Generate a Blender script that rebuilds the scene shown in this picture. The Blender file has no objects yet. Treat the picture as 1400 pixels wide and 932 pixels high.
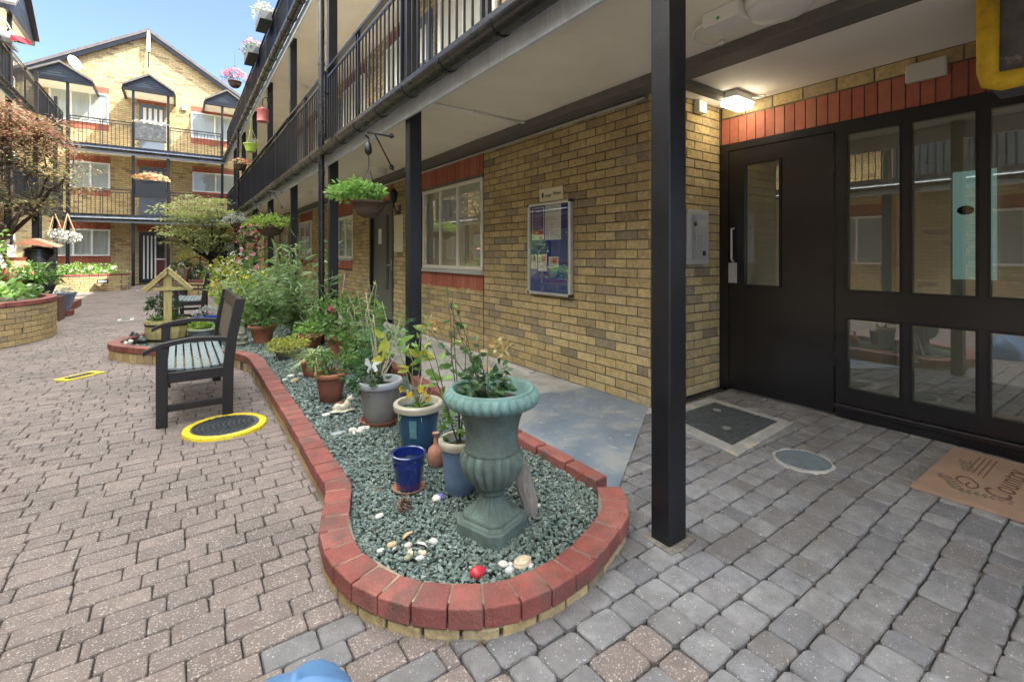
import bpy, math, random
from mathutils import Vector, Matrix, noise
R = random.Random(7)
S = bpy.context.scene
COL = S.collection
# ------------------------------------------------------------------ camera
F = 640.0; VPX = 245.0; HY = 348.0; H = 1.16
YAW = math.atan((700 - VPX) / F); SN, CS = math.sin(YAW), math.cos(YAW)
cam = bpy.data.cameras.new('camera'); cam_o = bpy.data.objects.new('camera', cam); COL.objects.link(cam_o)
cam.sensor_fit = 'HORIZONTAL'; cam.sensor_width = 36.0; cam.lens = 36.0 * F / 1400.0
cam.shift_y = -(466 - HY) / 1400.0
cam.clip_start = 0.05; cam.clip_end = 2000
cam_o.location = (0, 0, H); cam_o.rotation_euler = (math.pi / 2, 0, -YAW)
S.camera = cam_o
S.render.resolution_x = 1024; S.render.resolution_y = 681

def ray(px, py):
    u = (px - 700) / F; v = (HY - py) / F
    return Vector((SN + u * CS, CS - u * SN, v))
def G(px, py, z=0.0):
    d = ray(px, py); t = (z - H) / d.z
    return Vector((t * d.x, t * d.y, z))
def PX(px, py, X):
    d = ray(px, py); t = X / d.x
    return Vector((X, t * d.y, H + t * d.z))
def PY(px, py, Y):
    d = ray(px, py); t = Y / d.y
    return Vector((t * d.x, Y, H + t * d.z))

# ------------------------------------------------------------------ materials
def _new(name):
    m = bpy.data.materials.new(name); m.use_nodes = True
    nt = m.node_tree; nt.nodes.clear()
    out = nt.nodes.new('ShaderNodeOutputMaterial')
    return m, nt, out
def N(nt, t, **kw):
    n = nt.nodes.new(t)
    for k, v in kw.items():
        if k in ('operation', 'blend_type', 'data_type', 'noise_dimensions', 'feature', 'distance', 'interpolation', 'offset', 'squash', 'offset_frequency'):
            setattr(n, k, v)
        else:
            n.inputs[k].default_value = v
    return n
def mixc(nt, fac, a, b, mode='MIX'):
    n = nt.nodes.new('ShaderNodeMix'); n.data_type = 'RGBA'; n.blend_type = mode
    for s, v in ((n.inputs[0], fac), (n.inputs[6], a), (n.inputs[7], b)):
        if hasattr(v, 'is_linked') or hasattr(v, 'links'): nt.links.new(v, s)
        elif isinstance(v, (int, float)): s.default_value = v
        else: s.default_value = (*v[:3], 1)
    return n.outputs[2]
def ramp(nt, src, stops, const=False):
    n = nt.nodes.new('ShaderNodeValToRGB'); cr = n.color_ramp
    if const: cr.interpolation = 'CONSTANT'
    while len(cr.elements) < len(stops): cr.elements.new(0.5)
    for e, (p, c) in zip(cr.elements, stops):
        e.position = p; e.color = (*c[:3], 1) if not isinstance(c, (int, float)) else (c, c, c, 1)
    nt.links.new(src, n.inputs[0]); return n.outputs[0]
MATS = {}
def M(name, col, rough=0.6, var=0.18, scale=7, bump=0.0, bscale=80, isl=None, metal=0.0, spec=0.5, speck=None, stain=None, coat=0.0, aniso=None, coatr=0.15):
    """procedural surface: base colour, broad noise variation, optional per-piece colours, specks, stains and bump"""
    m, nt, out = _new(name); L = nt.links
    p = N(nt, 'ShaderNodeBsdfPrincipled', Roughness=rough, Metallic=metal)
    p.inputs['Specular IOR Level'].default_value = spec
    if coat: p.inputs['Coat Weight'].default_value = coat; p.inputs['Coat Roughness'].default_value = coatr
    geo = nt.nodes.new('ShaderNodeNewGeometry'); pos = geo.outputs['Position']
    if aniso:
        mp = N(nt, 'ShaderNodeMapping'); mp.inputs['Scale'].default_value = aniso; L.new(pos, mp.inputs[0]); pos = mp.outputs[0]
    c = None
    if isl:
        c = ramp(nt, geo.outputs['Random Per Island'], [(i / max(1, len(isl) - 1), k) for i, k in enumerate(isl)])
    nz = N(nt, 'ShaderNodeTexNoise', Scale=scale, Detail=5.0, Roughness=0.6); L.new(pos, nz.inputs['Vector'])
    k = ramp(nt, nz.outputs[0], [(0.28, 1 - var), (0.72, 1 + var)])
    c = mixc(nt, 1.0, c if c is not None else col, k, 'MULTIPLY')
    if stain:
        sc, lo, hi, scol, amt = stain
        n2 = N(nt, 'ShaderNodeTexNoise', Scale=sc, Detail=6.0, Roughness=0.65); L.new(geo.outputs['Position'], n2.inputs['Vector'])
        f = ramp(nt, n2.outputs[0], [(lo, 0.0), (hi, amt)])
        c = mixc(nt, f, c, scol)
    if speck:
        sc, th, scol = speck
        v = N(nt, 'ShaderNodeTexNoise', Scale=sc, Detail=2.0, Roughness=0.5); L.new(geo.outputs['Position'], v.inputs['Vector'])
        f = ramp(nt, v.outputs[0], [(th, 0.0), (th + 0.035, 1.0)])
        c = mixc(nt, f, c, scol)
    L.new(c, p.inputs['Base Color'])
    rr = N(nt, 'ShaderNodeMath', operation='MULTIPLY_ADD'); L.new(nz.outputs[0], rr.inputs[0]); rr.inputs[1].default_value = 0.25; rr.inputs[2].default_value = max(0, rough - 0.12)
    L.new(rr.outputs[0], p.inputs['Roughness'])
    if bump:
        b1 = N(nt, 'ShaderNodeTexNoise', Scale=bscale, Detail=5.0, Roughness=0.65); L.new(pos, b1.inputs['Vector'])
        b = N(nt, 'ShaderNodeBump', Strength=bump, Distance=0.01); L.new(b1.outputs[0], b.inputs['Height']); L.new(b.outputs[0], p.inputs['Normal'])
    L.new(p.outputs[0], out.inputs[0])
    MATS[name] = m; return m
def M_leaf(name, cols, rough=0.45, trans=0.42):
    m, nt, out = _new(name); L = nt.links
    geo = nt.nodes.new('ShaderNodeNewGeometry')
    c = ramp(nt, geo.outputs['Random Per Island'], [(i / max(1, len(cols) - 1), k) for i, k in enumerate(cols)])
    nz = N(nt, 'ShaderNodeTexNoise', Scale=25.0, Detail=2.0); L.new(geo.outputs['Position'], nz.inputs['Vector'])
    c = mixc(nt, 1.0, c, ramp(nt, nz.outputs[0], [(0.3, 0.75), (0.7, 1.25)]), 'MULTIPLY')
    p = N(nt, 'ShaderNodeBsdfPrincipled', Roughness=rough); L.new(c, p.inputs['Base Color'])
    t = N(nt, 'ShaderNodeBsdfTranslucent'); L.new(c, t.inputs[0])
    x = N(nt, 'ShaderNodeMixShader'); x.inputs[0].default_value = trans
    L.new(p.outputs[0], x.inputs[1]); L.new(t.outputs[0], x.inputs[2]); L.new(x.outputs[0], out.inputs[0])
    MATS[name] = m; return m
def M_glass(name, tint=(0.9, 0.95, 0.93), lo=0.06, hi=0.9, power=5.0, rough=0.0):
    m, nt, out = _new(name); L = nt.links
    lw = N(nt, 'ShaderNodeFresnel', IOR=1.5)
    k = N(nt, 'ShaderNodeMath', operation='MULTIPLY_ADD'); L.new(lw.outputs[0], k.inputs[0]); k.inputs[1].default_value = hi; k.inputs[2].default_value = lo
    t = N(nt, 'ShaderNodeBsdfTransparent'); t.inputs[0].default_value = (*tint, 1)
    g = N(nt, 'ShaderNodeBsdfGlossy', Roughness=rough)
    x = N(nt, 'ShaderNodeMixShader'); L.new(k.outputs[0], x.inputs[0]); L.new(t.outputs[0], x.inputs[1]); L.new(g.outputs[0], x.inputs[2])
    L.new(x.outputs[0], out.inputs[0]); MATS[name] = m; return m
def M_emit(name, col, st):
    m, nt, out = _new(name); e = N(nt, 'ShaderNodeEmission', Strength=st); e.inputs[0].default_value = (*col, 1)
    nt.links.new(e.outputs[0], out.inputs[0]); MATS[name] = m; return m
def M_brick(name, cols, mortar, bw=0.225, rh=0.075, ms=0.006, off=0.5):
    """brickwork laid over a flat wall, read from world position so courses stay level"""
    m, nt, out = _new(name); L = nt.links
    geo = nt.nodes.new('ShaderNodeNewGeometry')
    sx = nt.nodes.new('ShaderNodeSeparateXYZ'); L.new(geo.outputs['Position'], sx.inputs[0])
    sn = nt.nodes.new('ShaderNodeSeparateXYZ'); L.new(geo.outputs['True Normal'], sn.inputs[0])
    ab = N(nt, 'ShaderNodeMath', operation='ABSOLUTE'); L.new(sn.outputs[0], ab.inputs[0])
    gt = N(nt, 'ShaderNodeMath', operation='GREATER_THAN'); L.new(ab.outputs[0], gt.inputs[0]); gt.inputs[1].default_value = 0.6
    mx = N(nt, 'ShaderNodeMix'); mx.data_type = 'FLOAT'
    L.new(gt.outputs[0], mx.inputs[0]); L.new(sx.outputs[0], mx.inputs[2]); L.new(sx.outputs[1], mx.inputs[3])
    cb = nt.nodes.new('ShaderNodeCombineXYZ'); L.new(mx.outputs[0], cb.inputs[0]); L.new(sx.outputs[2], cb.inputs[1])
    br = nt.nodes.new('ShaderNodeTexBrick'); br.offset = off
    br.inputs['Scale'].default_value = 1.0; br.inputs['Brick Width'].default_value = bw; br.inputs['Row Height'].default_value = rh
    br.inputs['Mortar Size'].default_value = ms; br.inputs['Mortar Smooth'].default_value = 0.2; br.inputs['Bias'].default_value = 0.0
    br.inputs['Color1'].default_value = (0, 0, 0, 1); br.inputs['Color2'].default_value = (1, 1, 1, 1); br.inputs['Mortar'].default_value = (0.5, 0.5, 0.5, 1)
    L.new(cb.outputs[0], br.inputs['Vector'])
    c = ramp(nt, br.outputs['Color'], [(i / max(1, len(cols) - 1), k) for i, k in enumerate(cols)])
    nz = N(nt, 'ShaderNodeTexNoise', Scale=30.0, Detail=5.0); L.new(geo.outputs['Position'], nz.inputs['Vector'])
    c = mixc(nt, 1.0, c, ramp(nt, nz.outputs[0], [(0.3, 0.8), (0.7, 1.2)]), 'MULTIPLY')
    n3 = N(nt, 'ShaderNodeTexNoise', Scale=0.9, Detail=4.0); L.new(geo.outputs['Position'], n3.inputs['Vector'])
    c = mixc(nt, 1.0, c, ramp(nt, n3.outputs[0], [(0.3, 0.82), (0.7, 1.12)]), 'MULTIPLY')
    c = mixc(nt, br.outputs['Fac'], c, mortar)
    p = N(nt, 'ShaderNodeBsdfPrincipled', Roughness=0.85); L.new(c, p.inputs['Base Color'])
    inv = N(nt, 'ShaderNodeMath', operation='MULTIPLY_ADD'); L.new(br.outputs['Fac'], inv.inputs[0]); inv.inputs[1].default_value = -1.0; L.new(nz.outputs[0], inv.inputs[2])
    b = N(nt, 'ShaderNodeBump', Strength=0.6, Distance=0.006); L.new(inv.outputs[0], b.inputs['Height']); L.new(b.outputs[0], p.inputs['Normal'])
    L.new(p.outputs[0], out.inputs[0]); MATS[name] = m; return m

YB = [(0.23, 0.185, 0.12), (0.45, 0.335, 0.155), (0.51, 0.39, 0.19), (0.38, 0.28, 0.13), (0.54, 0.42, 0.21), (0.46, 0.34, 0.155), (0.51, 0.395, 0.195), (0.25, 0.21, 0.15), (0.48, 0.36, 0.165), (0.40, 0.295, 0.135), (0.52, 0.41, 0.21), (0.34, 0.26, 0.145)]
YF_ = [(0.24, 0.19, 0.11), (0.46, 0.35, 0.17), (0.52, 0.41, 0.21), (0.42, 0.32, 0.16), (0.55, 0.44, 0.23), (0.47, 0.37, 0.19)]
brick_y = M('yellow_stock_brick', YB[1], 0.85, 0.26, 30, 1.0, 60, isl=YB, stain=(1.7, 0.48, 0.72, (0.22, 0.17, 0.105), 0.55))
mortar = M('dark_mortar', (0.085, 0.068, 0.05), 0.95, 0.3, 20, 0.4, stain=(2.2, 0.5, 0.65, (0.20, 0.165, 0.115), 0.8))
brick_far = M_brick('yellow_brickwork', YF_, (0.17, 0.13, 0.085))
red_soldier = M('red_soldier_brick', (0.36, 0.10, 0.06), 0.75, 0.15, 20, 0.4, 90, isl=[(0.30, 0.085, 0.05), (0.40, 0.125, 0.075), (0.34, 0.10, 0.06), (0.43, 0.15, 0.095)])
red_far = M_brick('red_brickwork', [(0.30, 0.085, 0.05), (0.40, 0.125, 0.075)], (0.16, 0.09, 0.06), 0.075, 0.225, 0.006, 0.0)
red_cope = M('red_coping_brick', (0.36, 0.10, 0.07), 0.68, 0.3, 11, 0.7, 90, isl=[(0.165, 0.042, 0.034), (0.25, 0.07, 0.054), (0.20, 0.052, 0.04), (0.27, 0.09, 0.072), (0.215, 0.062, 0.05)], speck=(260, 0.70, (0.55, 0.42, 0.36)), stain=(7, 0.47, 0.66, (0.11, 0.068, 0.055), 0.75))
copemortar = M('coping_mortar_joint', (0.17, 0.14, 0.105), 0.95, 0.3, 20, 0.5, stain=(2.0, 0.5, 0.58, (0.34, 0.28, 0.19), 0.9))
black = M('black_gloss_paint', (0.006, 0.0065, 0.009), 0.36, 0.25, 6, 0.12, 60, stain=(9, 0.66, 0.78, (0.03, 0.03, 0.033), 0.4))
navy = M('dark_blue_panel', (0.022, 0.030, 0.042), 0.4, 0.2, 5)
gutterm = M('black_plastic', (0.014, 0.014, 0.016), 0.27, 0.2, 5, stain=(5, 0.5, 0.8, (0.06, 0.055, 0.05), 0.5))
soffit = M('cream_soffit_paint', (0.86, 0.81, 0.70), 0.75, 0.05, 3, 0.12, 60, stain=(1.1, 0.5, 0.8, (0.70, 0.64, 0.50), 0.4))
ceilw = M('white_ceiling_paint', (0.87, 0.84, 0.78), 0.75, 0.04, 3, 0.1, 60)
galv = M('sky_tinted_fascia_metal', (0.62, 0.70, 0.78), 0.38, 0.16, 14, 0.2, 30, metal=0.1, aniso=(1, 6, 0.6), stain=(7, 0.45, 0.75, (0.42, 0.47, 0.5), 0.7))  # sky reflected in the fascia is painted in as light blue
beamg = M('grey_beam_paint', (0.13, 0.125, 0.11), 0.7, 0.18, 12, 0.5, 50)
white = M('white_plastic', (0.78, 0.78, 0.75), 0.4, 0.05, 6)
upvc = M('white_frame', (0.80, 0.80, 0.78), 0.35, 0.05, 6)
cream = M('cream_frame', (0.76, 0.72, 0.62), 0.45, 0.08, 8)
greyp = M('grey_plastic', (0.42, 0.42, 0.40), 0.45, 0.06, 8)
steel = M('brushed_steel', (0.45, 0.45, 0.45), 0.35, 0.1, 30, metal=0.8)
alu = M('aluminium', (0.72, 0.72, 0.72), 0.32, 0.08, 20, metal=0.75)
curtain = M('net_curtain', (0.74, 0.75, 0.74), 0.9, 0.14, 3, aniso=(14, 14, 0.6))
blind = M('slatted_blind', (0.82, 0.76, 0.60), 0.6, 0.1, 4)
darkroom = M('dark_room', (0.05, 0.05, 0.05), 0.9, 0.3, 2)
lobby = M('lobby_paint', (0.74, 0.67, 0.52), 0.8, 0.05, 2)
slate = M('roof_slate', (0.11, 0.10, 0.10), 0.7, 0.3, 9, 0.5, 30)
glass = M_glass('window_glass', lo=0.03, hi=0.55)
glass_e = M_glass('screen_glass', lo=0.25, hi=0.7)
paver_l = M('brown_block_paving', (0.27, 0.23, 0.205), 0.82, 0.2, 20, 0.7, 140, isl=[(0.155, 0.122, 0.109), (0.205, 0.165, 0.147), (0.178, 0.146, 0.133), (0.225, 0.18, 0.158), (0.163, 0.133, 0.12)], speck=(150, 0.605, (0.42, 0.385, 0.34)), stain=(1.3, 0.46, 0.66, (0.095, 0.082, 0.072), 0.6))
paver_r = M('grey_block_paving', (0.2, 0.2, 0.21), 0.72, 0.28, 16, 0.9, 110, isl=[(0.145, 0.145, 0.155), (0.21, 0.21, 0.22), (0.18, 0.172, 0.172), (0.245, 0.245, 0.25), (0.16, 0.152, 0.15)], speck=(125, 0.675, (0.55, 0.55, 0.52)), stain=(2.6, 0.45, 0.68, (0.12, 0.112, 0.105), 0.65))
grit = M('joint_grit', (0.045, 0.042, 0.038), 0.95, 0.3, 60, 0.8, 200, stain=(2.2, 0.5, 0.62, (0.15, 0.13, 0.10), 0.8))
conc = M('walkway_concrete', (0.40, 0.39, 0.36), 0.85, 0.2, 6, 0.5, 120, stain=(5, 0.5, 0.7, (0.18, 0.18, 0.17), 0.6))
bluecon = M('blue_grey_floor_paint', (0.17, 0.22, 0.275), 0.42, 0.22, 3.5, 0.5, 70, speck=(13, 0.66, (0.36, 0.35, 0.31)), stain=(3.6, 0.47, 0.62, (0.32, 0.325, 0.31), 0.8))
palecon = M('pale_concrete', (0.50, 0.48, 0.43), 0.85, 0.15, 8, 0.5)
gravelm = M('green_slate_chips', (0.12, 0.17, 0.15), 0.65, 0.2, 40, 0.3, 200, isl=[(0.06, 0.09, 0.078), (0.12, 0.172, 0.15), (0.18, 0.235, 0.21), (0.085, 0.125, 0.11), (0.25, 0.30, 0.27), (0.105, 0.155, 0.135), (0.14, 0.15, 0.115)])
wood = M('dark_bench_wood', (0.012, 0.009, 0.007), 0.42, 0.35, 10, 0.3, 40, aniso=(6, 1, 6), stain=(12, 0.6, 0.8, (0.04, 0.033, 0.026), 0.4))
slatw = M('sky_sheen_slat_paint', (0.22, 0.28, 0.295), 0.30, 0.25, 12, 0.2, 50, aniso=(8, 1, 8))  # dark slats; the sky's pale blue reflection is put into this colour
backw = M('weathered_back_slats', (0.13, 0.105, 0.08), 0.6, 0.3, 10, 0.3, 40, aniso=(6, 6, 1))
brownwood = M('red_brown_wood', (0.11, 0.05, 0.035), 0.5, 0.3, 8, 0.3, 40)
pine = M('treated_pine', (0.40, 0.34, 0.13), 0.7, 0.25, 6, 0.4, 40, aniso=(8, 8, 0.8), isl=[(0.36, 0.30, 0.11), (0.45, 0.39, 0.17), (0.40, 0.33, 0.12)])
terra = M('terracotta', (0.36, 0.13, 0.07), 0.75, 0.25, 14, 0.35, 60, stain=(9, 0.52, 0.75, (0.46, 0.30, 0.22), 0.5))
terrad = M('dark_terracotta', (0.19, 0.07, 0.045), 0.6, 0.25, 14, 0.3, 60)
gpot = M('grey_pot', (0.22, 0.215, 0.20), 0.5, 0.08, 8)
gpotr = M('grey_pot_rim', (0.36, 0.38, 0.40), 0.4, 0.08, 8)
blueg = M('blue_glaze', (0.018, 0.065, 0.13), 0.18, 0.3, 10, coat=0.6)
darkblueg = M('cobalt_glaze', (0.008, 0.02, 0.13), 0.15, 0.25, 12, coat=0.7)
lightblueg = M('pale_blue_glaze', (0.14, 0.20, 0.30), 0.22, 0.2, 10, coat=0.5)
creamg = M('cream_glaze', (0.45, 0.42, 0.33), 0.3, 0.2, 14)
urnm = M('verdigris_stone', (0.10, 0.135, 0.115), 0.8, 0.3, 11, 0.7, 150, stain=(17, 0.46, 0.7, (0.15, 0.225, 0.195), 0.7))
urnt = M('turquoise_rim_paint', (0.13, 0.235, 0.21), 0.75, 0.2, 12, 0.7, 160, stain=(22, 0.5, 0.72, (0.21, 0.33, 0.30), 0.6))
soil = M('potting_soil', (0.035, 0.026, 0.02), 0.95, 0.4, 40, 0.9, 90)
yellowp = M('yellow_paint', (0.72, 0.56, 0.02), 0.6, 0.2, 14, 0.4, 60, speck=(60, 0.66, (0.20, 0.17, 0.10)), stain=(11, 0.55, 0.68, (0.36, 0.29, 0.09), 0.75))
yellowf = M('worn_yellow_foam', (0.80, 0.52, 0.03), 0.7, 0.22, 10, 0.5, 40, stain=(8, 0.55, 0.72, (0.25, 0.17, 0.06), 0.7))
iron = M('cast_iron', (0.075, 0.085, 0.09), 0.55, 0.3, 25, 0.4, 70, metal=0.3)
stonew = M('white_pebble', (0.62, 0.59, 0.52), 0.6, 0.2, 30, 0.3, 90)
stonet = M('tan_pebble', (0.45, 0.34, 0.2), 0.6, 0.3, 30, 0.3, 90)
stoneg = M('grey_pebble', (0.26, 0.28, 0.28), 0.6, 0.3, 25, 0.3, 90)
stoneo = M('olive_pebble', (0.24, 0.25, 0.15), 0.6, 0.25, 30, 0.3, 90)
redst = M('red_painted_stone', (0.42, 0.03, 0.045), 0.3, 0.35, 25, 0.3, 60)
bluest = M('violet_painted_stone', (0.16, 0.17, 0.48), 0.4, 0.15, 20)
figur = M('cream_figurine', (0.55, 0.51, 0.38), 0.7, 0.2, 25, 0.3, 80)
frogm = M('dark_green_figurine', (0.03, 0.05, 0.04), 0.4, 0.6, 30, stain=(35, 0.55, 0.65, (0.5, 0.5, 0.45), 0.9))
cone = M('pine_cone_scales', (0.085, 0.055, 0.035), 0.7, 0.4, 60, isl=[(0.06, 0.035, 0.022), (0.13, 0.09, 0.06), (0.20, 0.15, 0.10)])
drift = M('driftwood', (0.26, 0.23, 0.20), 0.85, 0.35, 18, 0.8, 60, aniso=(6, 6, 1))
gbase = M('gravel_dust', (0.05, 0.062, 0.056), 0.95, 0.4, 60, 0.9, 120)
wicker = M('brown_wicker', (0.10, 0.062, 0.042), 0.8, 0.4, 40, 0.9, 90, aniso=(1, 1, 5))
bluefab = M('blue_fabric', (0.085, 0.19, 0.36), 0.55, 0.15, 9, 0.2, 200)
matc = M('coir_mat', (0.38, 0.245, 0.165), 0.95, 0.14, 10, 0.9, 350, stain=(3, 0.5, 0.8, (0.44, 0.30, 0.21), 0.5))
matd = M('mat_print_brown', (0.13, 0.065, 0.04), 0.95, 0.3, 60)
matg = M('mat_print_green', (0.16, 0.14, 0.08), 0.95, 0.3, 60)
matp = M('mat_print_mauve', (0.22, 0.13, 0.13), 0.95, 0.3, 60)
boardb = M('notice_board_felt', (0.03, 0.05, 0.24), 0.75, 0.12, 30)
paper = M('paper', (0.74, 0.72, 0.65), 0.7, 0.05, 6)
paperc = M('cream_sign', (0.72, 0.66, 0.46), 0.5, 0.05, 6)
purple = M('purple_print', (0.09, 0.06, 0.20), 0.6, 0.1, 30)
redprint = M('red_print', (0.52, 0.07, 0.06), 0.6, 0.1, 30)
ink = M('ink', (0.03, 0.03, 0.035), 0.7, 0.1, 30)
greyink = M('grey_ink', (0.28, 0.28, 0.28), 0.7, 0.1, 30)
lilac = M('lilac_print', (0.40, 0.36, 0.50), 0.6, 0.2, 40)
doorp = M('satin_black_door_paint', (0.006, 0.0055, 0.008), 0.36, 0.15, 2, 0.25, 5, coat=0.5, coatr=0.22, stain=(5, 0.58, 0.75, (0.02, 0.018, 0.017), 0.5))
doorg = M('grey_green_door_paint', (0.10, 0.105, 0.09), 0.5, 0.1, 4)
reddoor = M('dark_red_panel', (0.12, 0.02, 0.025), 0.5, 0.15, 6)
bluedoor = M('blue_grey_door', (0.10, 0.13, 0.18), 0.5, 0.1, 6)
teal = M('turquoise_lit_glass', (0.42, 0.60, 0.55), 0.5, 0.25, 4, aniso=(2, 2, 0.4))
bark = M('bark', (0.075, 0.055, 0.042), 0.85, 0.3, 20, 0.8, 40)
stemg = M('green_stem', (0.13, 0.19, 0.06), 0.6, 0.25, 30)
stemp = M('pale_cane', (0.40, 0.37, 0.25), 0.7, 0.2, 30)
rope = M('coir_rope', (0.42, 0.30, 0.18), 0.9, 0.2, 40)
limepot = M('lime_plastic', (0.36, 0.50, 0.07), 0.4, 0.08, 8)
pinkpot = M('dusty_pink_metal', (0.42, 0.12, 0.11), 0.5, 0.12, 8)
rendw = M('sunlit_white_render', (0.72, 0.70, 0.66), 0.85, 0.06, 4)
lampon = M_emit('lit_diffuser', (1.0, 0.86, 0.60), 4.5)
redflag = M('red_cloth', (0.45, 0.03, 0.05), 0.7, 0.1, 8)
bargeb = M('violet_blue_bargeboard', (0.10, 0.10, 0.20), 0.4, 0.1, 6)
siding = M('pale_siding', (0.50, 0.50, 0.48), 0.6, 0.1, 6)
# leaves
lf_mid = M_leaf('leaf_mid_green', [(0.068, 0.150, 0.033), (0.135, 0.255, 0.060), (0.098, 0.195, 0.045), (0.195, 0.315, 0.090)])
lf_dark = M_leaf('leaf_dark_green', [(0.034, 0.093, 0.034), (0.062, 0.139, 0.046), (0.046, 0.116, 0.046), (0.109, 0.202, 0.078)])
lf_blue = M_leaf('leaf_blue_green', [(0.13, 0.23, 0.07), (0.23, 0.34, 0.13), (0.17, 0.28, 0.09), (0.31, 0.39, 0.20), (0.20, 0.31, 0.15)])
lf_lime = M_leaf('leaf_lime', [(0.176, 0.297, 0.041), (0.297, 0.432, 0.068), (0.230, 0.365, 0.054), (0.405, 0.486, 0.108)])
lf_yel = M_leaf('leaf_yellow_green', [(0.350, 0.413, 0.062), (0.475, 0.475, 0.075), (0.275, 0.375, 0.062), (0.562, 0.500, 0.100)])
lf_acer = M_leaf('leaf_acer_green', [(0.30, 0.36, 0.11), (0.42, 0.46, 0.17), (0.34, 0.40, 0.13), (0.50, 0.49, 0.23), (0.24, 0.31, 0.09)], trans=.5)
lf_bright = M_leaf('leaf_fresh_green', [(0.150, 0.315, 0.060), (0.240, 0.420, 0.090), (0.180, 0.360, 0.075), (0.330, 0.495, 0.135)])
lf_red = M_leaf('leaf_red_acer', [(0.22, 0.075, 0.05), (0.30, 0.13, 0.085), (0.15, 0.07, 0.045), (0.25, 0.15, 0.09), (0.34, 0.20, 0.13), (0.15, 0.14, 0.06), (0.18, 0.19, 0.08)])
lf_redg = M_leaf('leaf_acer_bronze_green', [(0.15, 0.17, 0.07), (0.20, 0.21, 0.09), (0.22, 0.15, 0.09), (0.13, 0.16, 0.06)])
lf_var = M_leaf('leaf_variegated', [(0.208, 0.338, 0.091), (0.455, 0.546, 0.260), (0.286, 0.416, 0.130), (0.585, 0.624, 0.364)])
lf_fern = M_leaf('leaf_feathery', [(0.080, 0.208, 0.080), (0.144, 0.304, 0.128), (0.112, 0.256, 0.104)])
lf_grey = M_leaf('leaf_silver', [(0.300, 0.336, 0.288), (0.456, 0.480, 0.420), (0.360, 0.396, 0.336)])
fl_red = M_leaf('petal_red_orange', [(0.60, 0.05, 0.03), (0.70, 0.16, 0.05), (0.62, 0.08, 0.08), (0.75, 0.35, 0.20)], 0.6)
fl_pink = M_leaf('petal_pink', [(0.52, 0.06, 0.13), (0.58, 0.20, 0.26), (0.48, 0.04, 0.08), (0.60, 0.34, 0.36)], 0.6)
fl_white = M_leaf('petal_white', [(0.60, 0.58, 0.54), (0.64, 0.60, 0.55), (0.56, 0.50, 0.50)], 0.6)
fl_yel = M_leaf('petal_yellow', [(0.75, 0.58, 0.04), (0.72, 0.48, 0.05)], 0.6)
fl_mauve = M_leaf('petal_mauve', [(0.36, 0.17, 0.32), (0.45, 0.28, 0.40), (0.22, 0.08, 0.30)], 0.6)
fl_orange = M_leaf('petal_orange', [(0.75, 0.30, 0.12), (0.70, 0.22, 0.12), (0.72, 0.40, 0.30), (0.55, 0.45, 0.2)], 0.6)
lf_autumn = M_leaf('leaf_browning', [(0.45, 0.24, 0.08), (0.42, 0.32, 0.12), (0.5, 0.38, 0.2), (0.3, 0.3, 0.1)])

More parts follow.
